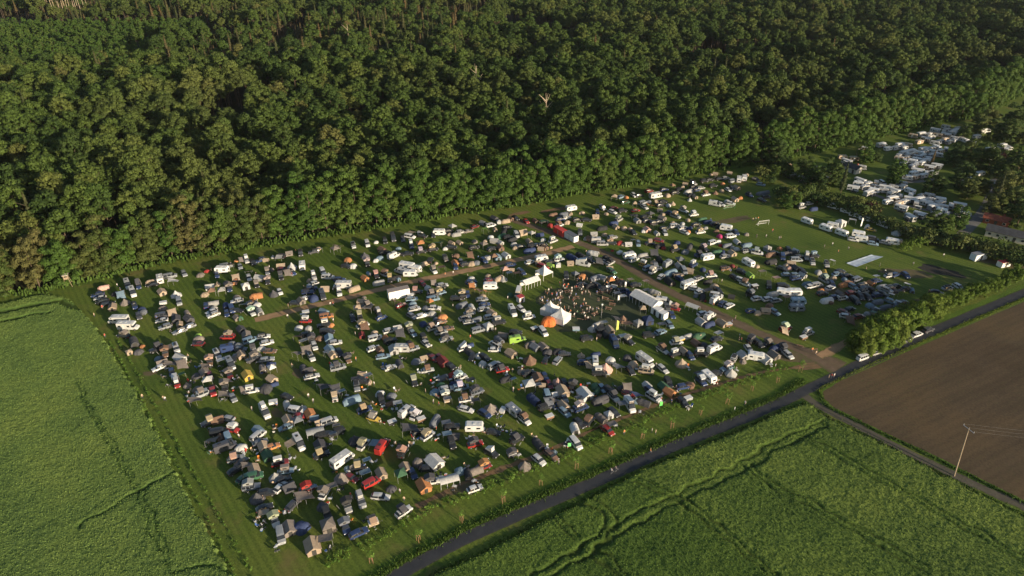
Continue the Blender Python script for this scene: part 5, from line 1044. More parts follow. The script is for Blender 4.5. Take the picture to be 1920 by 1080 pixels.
def scatter(name,pts,meshes,label,cat):
    me=bpy.data.meshes.new(name); me.from_pydata([(p[0],p[1],0) for p in pts],[],[])
    a=me.attributes.new('kind_index','INT','POINT'); a.data.foreach_set('value',[p[3] for p in pts]); a=me.attributes.new('size','FLOAT','POINT'); a.data.foreach_set('value',[p[2] for p in pts]); a=me.attributes.new('turn','FLOAT','POINT'); a.data.foreach_set('value',[R.uniform(0,6.28) for p in pts])
    o=ob(name,me); tag(o,label,cat,kind='stuff')
    ng=bpy.data.node_groups.new(name,'GeometryNodeTree'); ng.interface.new_socket('Geometry',in_out='INPUT',socket_type='NodeSocketGeometry'); ng.interface.new_socket('Geometry',in_out='OUTPUT',socket_type='NodeSocketGeometry')
    gi=ng.nodes.new('NodeGroupInput'); go=ng.nodes.new('NodeGroupOutput'); ip=ng.nodes.new('GeometryNodeInstanceOnPoints'); jn=ng.nodes.new('GeometryNodeGeometryToInstance')
    for m in reversed(meshes):
        so=bpy.data.objects.new(m.name,m); oi=ng.nodes.new('GeometryNodeObjectInfo'); oi.inputs['Object'].default_value=so; ng.links.new(oi.outputs['Geometry'],jn.inputs[0])
    def at(n,ty):
        q=ng.nodes.new('GeometryNodeInputNamedAttribute'); q.data_type=ty; q.inputs['Name'].default_value=n; return q.outputs['Attribute']
    cx=ng.nodes.new('ShaderNodeCombineXYZ'); ng.links.new(at('turn','FLOAT'),cx.inputs[2])
    ng.links.new(gi.outputs[0],ip.inputs['Points']); ng.links.new(jn.outputs[0],ip.inputs['Instance']); ip.inputs['Pick Instance'].default_value=True
    ng.links.new(at('kind_index','INT'),ip.inputs['Instance Index']); ng.links.new(cx.outputs[0],ip.inputs['Rotation']); ng.links.new(at('size','FLOAT'),ip.inputs['Scale']); ng.links.new(ip.outputs[0],go.inputs[0])
    md=o.modifiers.new('scatter','NODES'); md.node_group=ng; return o
scatter('forest',far,[m[2] for m in MB_]+[m[2] for m in ME_]+[m[2] for m in MC_],'dense wood of round-crowned trees covering the far ground behind its edge','forest')
# bare, dead and pale trunks that stand out
def bare(nm,px,py,h,label,top=False,lean=0,group=None):
    p=P(px,py,0); m=trunk(h,.34,px,9 if nm=='dead_tree' else 2,.4 if nm=='dead_tree' else .8); r=bpy.data.objects.new(nm,None); COL.objects.link(r); r.location=(p.x,p.y,0)
    me=m.mesh(nm+'_trunk',['palebark']); ob('trunk',me,parent=r)
    if top: V=crown(px,2.4,1.6,h-.5,9,(.8,1.2),-.3,.35,30); ob('crown',leafmesh(nm+'_crown',V,'leaf_conifer'),parent=r)
    tag(r,label,'tree',group)
bare('pine_tree',659,115,29,'tall pale-trunked pine rising above the wood, upper left',True)
bare('dead_tree',1022,262,26,'grey dead tree with bare limbs inside the wood'); bare('dead_tree',894,205,27,'thin leaning bare trunk in a dark gap of the wood')
for i in range(14): bare('bare_conifer',105+i*5+R.uniform(-2,2),42+R.uniform(-4,6)-i*.2,25,'pale bare conifer trunk in the stand at the upper left corner',True,group='pale bare trunks at the upper left corner')
for i in range(5): bare('bare_conifer',84+i*3.5,34,26,'pale bare conifer trunk in the small group left of the stand',True,group='small group of pale trunks')
# ---------------------------------------------------------------- caravan park trees, hedges
GT=[(1505,338,11,0),(1452,312,12,0),(1450,335,6,1),(1552,345,12,0),(1576,362,13,3),(1487,388,6.5,1),(1470,392,6,1),(1617,305,10.5,1),(1674,345,11,1),(1745,312,8,3),(1788,312,12,0),(1835,318,12,0),(1872,335,10,1),(1796,352,11,1),(1745,362,10,0),(1840,362,8,0),(1864,382,13,3),(1905,375,12,0),(1895,312,10,1),(1832,250,13,0),(1882,270,14,0),(1915,275,9,0),(1860,262,11,0),(1790,430,9.5,1),(1765,440,8,1),(1745,435,8,0),(1925,410,12,0),(1900,400,9,0),(1885,350,7,0),(1640,300,5,0),(1935,330,12,0),(1945,370,11,0)]
gl=['dark leafy tree','bright leafy tree','dark tree','pointed olive conifer']
BUSH=[leafmesh('bush_crown',crown(200+i,1.9,1.5,1.4,16,(.6,1.0),-.5,.2,60),'leaf_hedge') for i in range(3)]
BUSHD=[leafmesh('dark_bush_crown',crown(210+i,1.9,1.5,1.4,16,(.6,1.0),-.5,.22,60),'leaf_garden') for i in range(3)]
BT=trunk(1.6,.07,5,4,.3).mesh('bush_stem',['bark'])
GT+=[(1815,300,11,0),(1850,320,12,0),(1812,372,10,0),(1880,372,13,0),(1900,340,13,0),(1925,300,13,0),(1858,400,9,0),(1890,405,12,0),(1905,425,11,0),(1535,352,8,0),(1520,345,9,1),(1470,330,9,0),(1805,262,9,0),(1850,242,12,0),(1895,245,14,0),(1920,230,13,0)]
GT.sort(key=lambda t:t[0])
for i,(px,py,h,k) in enumerate(GT):
    p=P(px,py); pr={0:MG_[R.randrange(4)],1:(MG_[R.randrange(4)] if i%2 else ME2_[0]),3:MC_[2]}[k]; base=19.0
    nm={0:'broadleaf_tree',1:'leafy_tree',3:'conifer'}[k]
    tree(nm,pr,p.x,p.y,(.42+h*.05) if k!=3 else h/19,f"{gl[k]} in the caravan park, {ORD[i] if i else 'leftmost'}{' tree from the left' if i else ' one'}",'tree','trees in the caravan park',sz=(h/base*1.15)/((.42+h*.05) if k!=3 else h/19))
def bush(nm,ms,px,py,s,label,group,cat='bush',st=True,leaf=None):
    p=P(px,py); r=bpy.data.objects.new(nm,None); COL.objects.link(r); r.location=(p.x,p.y,0); r.rotation_euler=(0,0,R.uniform(0,6.28)); r.scale=(s,s,s*R.uniform(.9,1.15))
    ob('crown',leaf or ms[R.randrange(len(ms))],parent=r)
    if st: ob('trunk',BT,parent=r)
    return tag(r,label,cat,group)
BIG=[leafmesh('hedge_tree_crown',edgecrown(240+i,3.9,7.6,.24,50),'leaf_hedge') for i in range(3)]
HB=[(1598,652,.62),(1615,660,.8),(1632,652,1),(1650,646,.95),(1668,636,1),(1690,622,.98),(1706,612,.85),(1722,604,.85),(1740,592,.8),(1758,586,.75),(1772,578,.6),(1788,572,.6),(1803,564,.6),(1819,558,.6),(1835,553,.55),(1850,546,.52),(1866,541,.5),(1880,534,.55),(1896,530,.75),(1640,628,.7),(1675,612,.7),(1710,592,.65),(1690,598,.6)]
HB.sort()
for i,(a,b,s) in enumerate(HB): 
    p=P(a,b); r=bush('hedge_tree',BIG,a,b,s*(1.28 if a<1700 else 1.2),f"sunlit green hedge tree beside the farm road, {'leftmost' if i==0 else ORD[i]+' from the left'}",'hedge trees by the farm road','tree')
DH=[(1462,372),(1476,378),(1492,378),(1508,374),(1520,380),(1534,384),(1548,388),(1562,390),(1577,396),(1592,402),(1606,407),(1622,411),(1636,418),(1650,424),(1664,428),(1678,436),(1692,441),(1706,448),(1720,452),(1736,456),(1750,455),(1765,462),(1780,465),(1800,468),(1816,472),(1832,476),(1848,481),(1864,487),(1880,492),(1896,497),(1912,503),(1440,345),(1425,332),(1540,372),(1570,380),(1600,392),(1630,402),(1805,458),(1840,465),(1870,474),(1900,484),(1925,492)]
DH.sort()
for i,(a,b) in enumerate(DH): bush('hedge_bush',BUSHD,a,b,R.uniform(1.5,2.1),f"dark hedge bush between playing field and caravan park, {'leftmost' if i==0 else ORD[i]+' from the left'}",'dark bushes of the park hedge')
for i,(a,b,s) in enumerate([(1690,470,.9),(1700,466,1.1),(1714,462,1.3),(1726,462,1.2),(1738,456,1.2),(1747,450,1.0)]): bush('bright_bush',BUSH,a,b,s,f"bright sunlit bush at the playing field hedge, {'leftmost' if i==0 else ORD[i]+' from the left'}",'bright bushes at the hedge')
RB=leafmesh('red_bush_crown',crown(230,1.9,1.5,1.4,16,(.6,1.0),-.5,.2,60),'leaf_red')
bush('red_bush',None,1632,398,1.7,'dark red-leaved bush at the playing field hedge',None,leaf=RB); bush('red_bush',None,1884,300,2.2,'dark red-leaved bush among the caravan park trees, right',None,leaf=RB)
# undergrowth along the forest edge: nobody could count it
def tufts(name,pts,lo,hi,w,mat,label,cat,seed):
    r=np.random.RandomState(seed); V=[]
    for x,y in pts:
        h=r.uniform(lo,hi); a=r.uniform(0,PI); dx,dy=w*math.cos(a),w*math.sin(a); lx,ly=r.uniform(-.3,.3,2)*h; V+=[(x-dx,y-dy,0),(x+dx,y+dy,0),(x+dx*.5+lx,y+dy*.5+ly,h),(x-dx*.5+lx,y-dy*.5+ly,h)]
    o=ob(name,leafmesh(name,np.array(V),mat)); return tag(o,label,cat,kind='stuff')
def along(pl,width,dens,seed):
    r=random.Random(seed); out=[]
    for a,b in zip(pl[:-1],pl[1:]):
        L=math.dist(a,b)
        if L<1e-6: continue
        nx,ny=-(b[1]-a[1])/L,(b[0]-a[0])/L
        for _ in range(int(L*dens)):
            t=r.random(); e=r.gauss(0,width/3); out.append((a[0]+(b[0]-a[0])*t+nx*e,a[1]+(b[1]-a[1])*t+ny*e))
    return out
fr=[p for p in FRONT if -260<proj(p[0],p[1])[0]<2200]
tufts('undergrowth',along([(x,y-1.0) for x,y in fr],4.0,9,1),.5,1.9,.45,'leaf_edge','rough green undergrowth at the foot of the forest','undergrowth',1)
tufts('tall_grass',along(GP([(640,1120),(760,1049),(880,987),(1000,936),(1130,879),(1265,821),(1380,776),(1460,743),(1508,712)]),1.9,34,2),.2,.6,.12,'leaf_edge','strip of tall grass between saplings and farm road','grass',2)
tufts('tall_grass',along(GP([(1534,740),(1541,727),(1618,690),(1700,654),(1800,611),(1920,560),(2200,450)]),.9,16,3),.2,.45,.12,'leaf_hedge','narrow strip of tall grass between farm road and brown field','grass',3)
tufts('tall_grass',along(GP([(1534,735),(1550,762),(1640,806),(1740,853),(1830,898),(1920,943),(2200,1075)]),1.1,14,4),.2,.6,.14,'leaf_edge','strip of tall grass along the dirt track and brown field','grass',4)
tufts('tall_grass',along(GP([(700,1140),(830,1069),(900,1036),(1000,984),(1100,934),(1200,880),(1290,845),(1400,800),(1470,768),(1512,755),(1555,785),(1640,823),(1780,897),(1920,967),(2200,1110)]),1.2,12,5),.2,.5,.12,'leaf_edge','fringe of tall grass around the lower crop field','grass',5)
# ---------------------------------------------------------------- saplings and young hedge plants
def sapl():
    V=crown(300,.6,1.2,2.6,12,(.3,.5),-.8,.13,42); t=trunk(3.2,.035,301,3,.5); return leafmesh('sapling_crown',V,'leaf_young'),t.mesh('sapling_trunk',['bark'])
SC,ST=sapl()
sk=MB(); sk.tube((0,0,0),(0,0,1.7),.045,0,6); SKM=sk.mesh('stake',['stake_wood'])
rl=MB()
for i in range(3):
    a,b=2*PI*i/3,2*PI*(i+1)/3; rl.tube((.42*math.cos(a),.42*math.sin(a),1.5),(.42*math.cos(b),.42*math.sin(b),1.5),.035,0,4)
RLM=rl.mesh('stake_rail',['stake_wood'])
SP_=[(697,1055),(785,1015),(866,978),(943,942),(1014,909),(1080,878),(1145,850),(1204,822),(1259,802),(1313,778),(1363,757),(1410,732),(1457,717),(1500,697)]
for i,(a,b) in enumerate(SP_):
    p=P(a,b); r=bpy.data.objects.new('sapling',None); COL.objects.link(r); r.location=(p.x,p.y,0); r.rotation_euler=(0,0,R.uniform(0,6)); s=R.uniform(.9,1.2); r.scale=(s,s,s)
    ob('crown',SC,parent=r,sc=(R.uniform(.8,1.3),R.uniform(.8,1.3),1)); ob('trunk',ST,parent=r); ob('stake_rail',RLM,parent=r)
    for k in range(3): ob('stake',SKM,(.42*math.cos(2*PI*k/3),.42*math.sin(2*PI*k/3),0),parent=r)
    tag(r,f"young tree tied to three wooden stakes, {'leftmost' if i==0 else ORD[i]+' from the left'} beside the farm road",'sapling','staked saplings along the farm road')
YP=[leafmesh('young_hedge_plant',leaves(np.random.RandomState(i).normal(0,.22,(34,3))*np.array([1,1,.8])+np.array([0,0,.38]),np.random.RandomState(i+9).normal(0,1,(34,3)),.13,i),'leaf_young') for i in range(3)]
def prow(l,n,off,label,group,s0):
    pl=GP(l); L=[math.dist(a,b) for a,b in zip(pl[:-1],pl[1:])]; T=sum(L)
    for k in range(n):
        t=T*(k+R.uniform(-.3,.3)+.5)/n; i=0
        while i<len(L)-1 and t>L[i]: t-=L[i]; i+=1
        f=t/L[i]; x=pl[i][0]+(pl[i+1][0]-pl[i][0])*f+R.uniform(-.25,.25); y=pl[i][1]+(pl[i+1][1]-pl[i][1])*f+off+R.uniform(-.25,.25)
        if R.random()<.12: continue
        o=ob('young_plant',YP[R.randrange(3)],(x,y,0),R.uniform(0,6),sc=R.uniform(.7,1.3)*s0); tag(o,label,'plant',group)
B1=[(610,1052),(700,1012),(780,965),(860,930),(960,892),(1040,860),(1120,823),(1200,788),(1290,750),(1380,718),(1440,698),(1475,685)]
prow(B1,105,0,'small young hedge plant in the double row along the camp edge, above the saplings','young plants below the camp',1.25); prow(B1,105,-1.6,'small young hedge plant in the double row along the camp edge, above the saplings','young plants below the camp',1.25)
B2=[(205,640),(250,720),(300,815),(345,895),(395,985),(430,1060),(450,1095)]; B3=[(222,640),(268,720),(322,815),(372,900),(425,990),(465,1065),(480,1095)]
prow(B2,70,0,'tiny young plant in the two rows between crop field and camp','young plants beside the crop field',.9); prow(B3,70,0,'tiny young plant in the two rows between crop field and camp','young plants beside the crop field',.9)
# ---------------------------------------------------------------- structures of the event place
def root(nm,px,py,ang,label,cat,group=None,z=0,rz=None):
    p=P(px,py); q=P(px+6*math.cos(math.radians(ang)),py-6*math.sin(math.radians(ang)))
    r=bpy.data.objects.new(nm,None); COL.objects.link(r); r.location=(p.x,p.y,z); r.rotation_euler=(0,0,math.atan2(q.y-p.y,q.x-p.x) if rz is None else rz); return tag(r,label,cat,group)
def part(nm,mb,mats,par,loc=None,color=None): return ob(nm,mb.mesh(nm,mats),loc,parent=par,color=color)
WH=(.66,.655,.65)
def pagoda(px,py,s,ang,label,walls,col=WH):
    r=root('pagoda_tent',px,py,ang,label,'tent','white peaked tents'); a=s/2; m=MB(); prof=[(1,2.3),(.78,2.62),(.5,3.15),(.25,3.9),(.09,4.7),(.0,5.3)]
    vs=[]; 
    for k,z in prof:
        for i in range(8):
            t=[(-1,-1),(0,-1),(1,-1),(1,0),(1,1),(0,1),(-1,1),(-1,0)][i]; vs.append((t[0]*a*k,t[1]*a*k,z+(.12 if i%2==0 and k>.4 else 0)))
    m.add(vs,[(j*8+i,j*8+(i+1)%8,(j+1)*8+(i+1)%8,(j+1)*8+i) for j in range(5) for i in range(8)],0); m.add(vs[:8]+[(v[0],v[1],2.05) for v in vs[:8]],[(8+i,8+(i+1)%8,(i+1)%8,i) for i in range(8)],0)
    part('roof',m,['canvas'],r,color=col)
    for x in (-1,1):
        for y in (-1,1): m=MB(); m.tube((x*(a-.06),y*(a-.06),0),(x*(a-.06),y*(a-.06),2.35),.07,0,6); part('pole',m,['whiteplastic'],r)
    for w in walls:
        m=MB(); 
        if w=='s': m.box(-a+.1,a-.1,-a+.03,-a+.06,0,2.06,0)
        if w=='n': m.box(-a+.1,a-.1,a-.06,a-.03,0,2.06,0)
        if w=='e': m.box(a-.06,a-.03,-a+.1,a-.1,0,2.06,0)
        if w=='w': m.box(-a+.03,-a+.06,-a+.1,a-.1,0,2.06,0)
        part('side_wall',m,['canvas'],r,color=col)
    return r
pagoda(1020,519,4.6,22,'white peaked tent with open sides at the far left of the round place','n')
pagoda(1031,588,4.8,-20,'white peaked tent standing behind the orange dome tent','nws')
pagoda(1051,601,5.0,-20,'larger white peaked tent with closed walls right of the orange tent','nwse')
def marquee(nm,a,b,w,h,ridge,label,open_side,bays,group=None,arch=False):
    A,B=P(*a),P(*b); c=(A+B)/2; L=(B-A).length; r=bpy.data.objects.new(nm,None); COL.objects.link(r); r.location=c; r.rotation_euler=(0,0,math.atan2(B.y-A.y,B.x-A.x)); tag(r,label,'tent',group)
    m=MB(); l=L/2
    vs=[]; n=bays; fs=[]
    for i in range(n+1):
        x=-l+L*i/n; vs+=[(x,-w/2-.1,h-.15),(x,-w/2-.1,h),(x,0,ridge+(.0 if i%1==0 else 0)),(x,w/2+.1,h),(x,w/2+.1,h-.15)]
        if i<n:
            x2=x+L/n/2; 
    for i in range(n):
        for k in range(4): q=i*5+k; fs.append((q,q+1,q+6,q+5))
    m.add(vs,fs,0); m.add([(-l,-w/2,h),(-l,w/2,h),(-l,0,ridge-.05)],[(0,2,1)],0); m.add([(l,-w/2,h),(l,w/2,h),(l,0,ridge-.05)],[(0,1,2)],0)
    part('roof',m,['canvas'],r,color=WH)
    for i in range(n+1):
        m=MB(); x=-l+L*i/n; m.tube((x,-w/2-.11,h+.02),(x,0,ridge+.03),.035,0,4); m.tube((x,0,ridge+.03),(x,w/2+.11,h+.02),.035,0,4); part('roof_seam',m,['whiteplastic'],r)
        for y in (-w/2,w/2): m=MB(); m.tube((x,y,0),(x,y,h),.06,0,6); part('pole',m,['whiteplastic'],r)
    for side in open_side:
        m=MB()
        if side=='back': m.box(-l+.08,l-.08,w/2-.03,w/2+.0,0,h-.1,0)
        if side=='front': m.box(-l+.08,l-.08,-w/2,-w/2+.03,0,h-.1,0)
        if side=='end': m.box(l-.03,l,-w/2+.08,w/2-.08,0,h,0)
        if side=='start': m.box(-l,-l+.03,-w/2+.08,w/2-.08,0,h,0)
        part('side_wall',m,['canvas'],r,color=WH)
    return r
marquee('marquee',(1189,560),(1232,583),5.2,2.6,3.9,'long white gabled marquee at the right side of the round place',['back','end'],7)
marquee('marquee',(980,541),(1008,531),3.4,2.3,3.3,'low white marquee leading to the far left peaked tent',['back'],5)
def cabin(nm,px,py,ang,L,W,Hh,col,label,cat,dz=0,stripe=None,door=True,ribs=False):
    r=root(nm,px,py,ang,label,cat); m=MB(); m.box(-L/2,L/2,-W/2,W/2,.15,Hh,0)
    if ribs:
        n=int(L/.35)
        for i in range(n):
            for s in (-1,1): x=-L/2+.2+i*(L-.4)/(n-1); m.box(x-.07,x+.07,s*(W/2+.02)-.02,s*(W/2+.02)+.02,.25,Hh-.1,0)
    part('body',m,['panel'],r,color=col); m=MB(); m.box(-L/2-.05,L/2+.05,-W/2-.05,W/2+.05,Hh,Hh+.08,0); part('roof',m,['panel'],r,color=stripe or tuple(c*.85 for c in col))
    if door:
        m=MB(); m.box(-.45,.45,-W/2-.03,-W/2-.0,.2,min(2.1,Hh-.15),0); part('door',m,['dark' if not ribs else 'steel'],r)
    return r
cabin('site_cabin',1231,589,-28,3.2,2.4,2.5,(.74,.74,.74),'white box cabin attached at the near end of the long marquee, left one','cabin')
cabin('site_cabin',1241,596,-28,3.0,2.4,2.4,(.76,.76,.76),'white box cabin at the near end of the marquee, right one','cabin')
cabin('shipping_container',1050,439,-30,6.1,2.4,2.6,(.62,.06,.05),'red shipping container beside the brown track junction','container',stripe=(.5,.05,.04),ribs=True)
cabin('shipping_container',1071,449,-30,6.1,2.4,2.6,(.66,.67,.68),'pale grey shipping container next to the red one','container',stripe=(.12,.13,.15),ribs=True)
cabin('office_container',1833,486,12,6.1,2.5,2.7,(.68,.70,.72),'white office container on the right of the field, below the dark hedge','container',stripe=(.2,.22,.25))
cabin('sales_kiosk',1880,499,12,4.4,2.3,2.2,(.66,.65,.63),'white sales kiosk with red roof at the right hedge','kiosk',stripe=(.55,.04,.04))
cabin('snack_kiosk',976,566,20,2.2,2.0,2.3,(.68,.62,.6),'small white snack kiosk with red roof left of the crowd','kiosk',stripe=(.5,.05,.05))
t=cabin('box_trailer',748,557,12,7.4,2.5,3.3,(.76,.75,.74),'big white box trailer parked below the sandy path','trailer',stripe=(.30,.25,.22),door=False)
for x in (-2.6,-1.6,2.6):
    for s in (-1,1): m=MB(); m.wheel(0,s*.01,.42,.25,0,1); part('wheel',m,['tyre','rim'],t,(x,s*1.2,-.02))
r=root('vintage_coach',972,552,255,'cream vintage coach beside the low white marquee','bus'); W_,pp,ex,dd=VEH['k']; r.scale=(1.35,1.2,1.15)
ob('body',pp['body'],parent=r,color=(.60,.50,.36)); 0
for pn,me,cx,rm,cr in ex:
    w=ob(pn,me,cx,parent=r)
    if rm: ob('rim',rm,cr,parent=w)
r=root('dome_tent',1029,606,20,'large orange dome tent in front of the white peaked tents','tent'); r.scale=(1.55,1.55,1.5)
ob('canvas',TM['D'][1]['canvas'],parent=r,color=(.66,.17,.04)); ob('doorway',TM['D'][1]['openings'][0][0],TM['D'][1]['openings'][0][1],parent=r)
# buildings
def house(nm,px,py,ang,L,W,h,rh,wall,roof,label,wins,ov=.5):
    r=root(nm,px,py,ang,label,'building'); m=MB(); m.box(-L/2,L/2,-W/2,W/2,0,h,0); m.add([(-L/2,-W/2,h),(-L/2,W/2,h),(-L/2,0,h+rh),(L/2,-W/2,h),(L/2,W/2,h),(L/2,0,h+rh)],[(0,2,1),(3,4,5)],0); part('wall',m,[wall],r)
    m=MB(); m.prism([(-W/2-ov,h-.15),(0,h+rh+.05),(W/2+ov,h-.15),(W/2+ov,h+.03),(0,h+rh+.25),(-W/2-ov,h+.03)],-L/2-ov,L/2+ov,0); m.v=[(y,x,z) for x,y,z in m.v]; m.f=[f[::-1] for f in m.f]
    rf=part('roof',m,[roof],r); m=MB(); m.box(-.35,.35,-.35,.35,0,1.1,0); part('chimney',m,['tile_red'],rf,(L*.22,W*.12,h+rh*.75))
    for k in range(wins):
        x=-L/2+L*(k+.5)/wins
        for s in (-1,1):
            if k==wins//2 and s<0: m=MB(); m.box(-.5,.5,-.03,.03,0,2.0,0); part('door',m,['dark'],r,(x,-W/2-.02,.05)); continue
            m=MB(); m.box(-.6,.6,-.04,.04,-.5,.5,0); f=part('window',m,['whiteplastic'],r,(x,s*(W/2+.02),1.5)); m=MB(); m.box(-.5,.5,-.02,.02,-.42,.42,0); part('pane',m,['glass'],f,(0,s*.05,0))
    return r
house('clubhouse',1893,447,-13,17,7,2.7,1.2,'render_wall','roof_dark','long pale clubhouse with dark roof beside the park road',6)
house('outbuilding',1866,419,-13,9,5,2.4,1.3,'tile_red','tile_red','small building with red tiled roof behind the clubhouse',3)
house('service_hut',1598,322,-20,6.5,4.5,2.6,1.3,'render_wall','roof_dark','pale hut with dark gabled roof in the caravan park',2)
# hunting stand
r=root('hunting_stand',130,536,0,'wooden raised hunting stand at the corner of forest and crop field','hunting stand',rz=.4)
m=MB(); m.box(-.75,.75,-.75,.75,3.0,4.6,0); part('cabin',m,['greywood'],r); m=MB(); m.box(-.95,.95,-.95,.95,4.6,4.7,0); part('roof',m,['render_wall'],r); m=MB(); m.box(-.5,.5,-.78,-.75,3.8,4.3,0); m.box(.75,.78,-.5,.5,3.8,4.3,0); part('window_slot',m,['opening'],r)
for x in (-1,1):
    for y in (-1,1): m=MB(); m.tube((x*1.1,y*1.1,0),(x*.7,y*.7,3.0),.07,0,6); part('leg',m,['greywood'],r)
m=MB()
for s in (-.2,.2): m.tube((-2.3,s,0),(-.75,s,3.0),.04,0,4)
for k in range(1,8): m.tube((-2.3+1.55*k/8,-.2,3*k/8),(-2.3+1.55*k/8,.2,3*k/8),.025,0,4)
part('ladder',m,['greywood'],r)
# utility pole, leaning as it does in the photograph
b=P(1789,893); hp=10.5; tp=P(1817,803,hp)
r=bpy.data.objects.new('utility_pole',None); COL.objects.link(r); r.location=b; tag(r,'leaning wooden power pole beside the dirt track, carrying three wires','utility pole')
tl=tp-b; m=MB(); m.tube((0,0,-.2),tl,.17,0,10,.11); part('pole',m,['greywood'],r)
ca=P(1800,783,hp+.3)-b; cb=P(1837,812,hp-.1)-b; cdir=(cb-ca).normalized(); m=MB(); m.tube(tl-Vector((0,0,.25))-cdir*1.5,tl-Vector((0,0,.25))+cdir*1.5,.07,0,6); part('crossarm',m,['steel'],r)
wdir=(P(2100,822)-P(1817,803)); wdir.z=0; wdir.normalize()
for k in (-1.4,0,1.4):
    s=tl+cdir*k+Vector((0,0,-.1)); m=MB(); m.tube(s,s+Vector((0,0,.25)),.06,0,6); part('insulator',m,['whiteplastic'],r)
    m=MB(); a=s+Vector((0,0,.25)); 
    for i in range(14):
        q=s+Vector((0,0,.25))+wdir*70*(i+1)/14-Vector((0,0,1.6*math.sin(PI*(i+1)/14))); m.tube(a,q,.013,0,4); a=q
    part('wire',m,['wire_metal'],r)
    m=MB(); a=s+Vector((0,0,.25)); w2=P(1650,905)-P(1817,803); w2.z=0; w2.normalize()
# goals
def goal(px,py,ang,s,mat,label):
    r=root('football_goal',px,py,ang,label,'goal'); w,h,d=s
    for n_,a,b in (('post',(-w/2,0,0),(-w/2,0,h)),('post',(w/2,0,0),(w/2,0,h)),('crossbar',(-w/2,0,h),(w/2,0,h)),('rear_frame',(-w/2,d,0),(w/2,d,0))): m=MB(); m.tube(a,b,.07,0,6); part(n_,m,[mat],r)
    m=MB()
    for i in range(13): x=-w/2+w*i/12; m.tube((x,0,h),(x,d,0),.012,0,3)
    for i in range(1,6): m.tube((-w/2,d*i/6,h*(1-i/6)),(w/2,d*i/6,h*(1-i/6)),.012,0,3)
    part('net',m,['mesh_net'],r)
goal(1431,422,8,(5,2,1.4),'whiteplastic','white football goal in the middle of the playing field')
MATS['green_metal']=plain('green_metal',(.05,.20,.09),.5); goal(1368,392,8,(5,2,1.4),'green_metal','green football goal by the white vans at the far end of playing field')
# water slide sheet
c4=[P(*q) for q in ((1587,494),(1634,478),(1656,482),(1606,501))]; c0=sum(c4,Vector())/4; g=[]
for i in range(13):
    row=[]
    for j in range(6):
        u=i/12; v=j/5; p=(c4[0]*(1-u)+c4[1]*u)*(1-v)+(c4[3]*(1-u)+c4[2]*u)*v-c0; row.append((p.x,p.y,.06+.07*R.random()+(.1 if j in(0,5) else 0)))
    g.append(row)
m=MB(); m.sheet(g,.04,0); o=ob('slide_sheet',m.mesh('slide_sheet',['slide_sheet']),c0); tag(o,'large pale blue slide sheet spread on the playing field','ground sheet')
# flags
def flag(px,py,h,w,col,label,mat='cloth',y0=.6):
    r=root('banner',px,py,20,label,'banner'); m=MB(); m.tube((0,0,0),(0,0,h),.03,0,5); part('pole',m,['pole_metal'],r)
    m=MB(); m.sheet([[(0.03+w*j/3,.06*math.sin(j*1.7+i),y0+(h-y0)*i/6*(1-.07*j)) for j in range(4)] for i in range(7)],.02,0); part('flag',m,['cloth'],r,color=col)
flag(1171,540,2.6,.7,(.75,.75,.74),'white upright banner above the round place, by the tan canopy')
flag(1136,546,2.4,.6,(.75,.75,.74),'white upright banner among the vans above the crowd')
flag(1158,566,2.6,.7,(.75,.75,.74),'white upright banner at the left end of the long marquee')
flag(1155,622,4.5,.9,(.45,.50,.10),'yellow-green beach flag just below the round place')
flag(1612,428,5.0,.9,(.72,.72,.70),'white flag on a pole by the caravans on the playing field')
flag(1236,765,2.2,1.0,(.10,.50,.10),'bright green pop-up banner above the young hedge plants'); flag(1064,842,2.0,1.0,(.12,.42,.14),'green pop-up banner beside the white van near the edge path')
r=root('light_mast',1127,597,0,'tall mast with a round white lamp in the middle of the round place','mast'); m=MB(); m.tube((0,0,0),(0,0,5.2),.05,0,6); part('pole',m,['pole_metal'],r)
bmx=MB(); n=8
vs=[(0.35*math.cos(2*PI*i/n)*math.sin(PI*j/6),.35*math.sin(2*PI*i/n)*math.sin(PI*j/6),5.4-.35*math.cos(PI*j/6)) for j in range(7) for i in range(n)]; bmx.add(vs,[(j*n+i,j*n+(i+1)%n,(j+1)*n+(i+1)%n,(j+1)*n+i) for j in range(6) for i in range(n)],0); part('lamp',bmx,['whiteplastic'],r)
for (a,b,l) in ((1301,882,0),): pass
r=root('marker_post',1377,769,0,'white marker post beside the farm road','post'); m=MB(); m.box(-.07,.07,-.07,.07,0,1.2,0); part('post',m,['whiteplastic'],r); m=MB(); m.box(-.075,.075,-.075,.075,1.2,1.28,0); part('cap',m,['dark'],r)
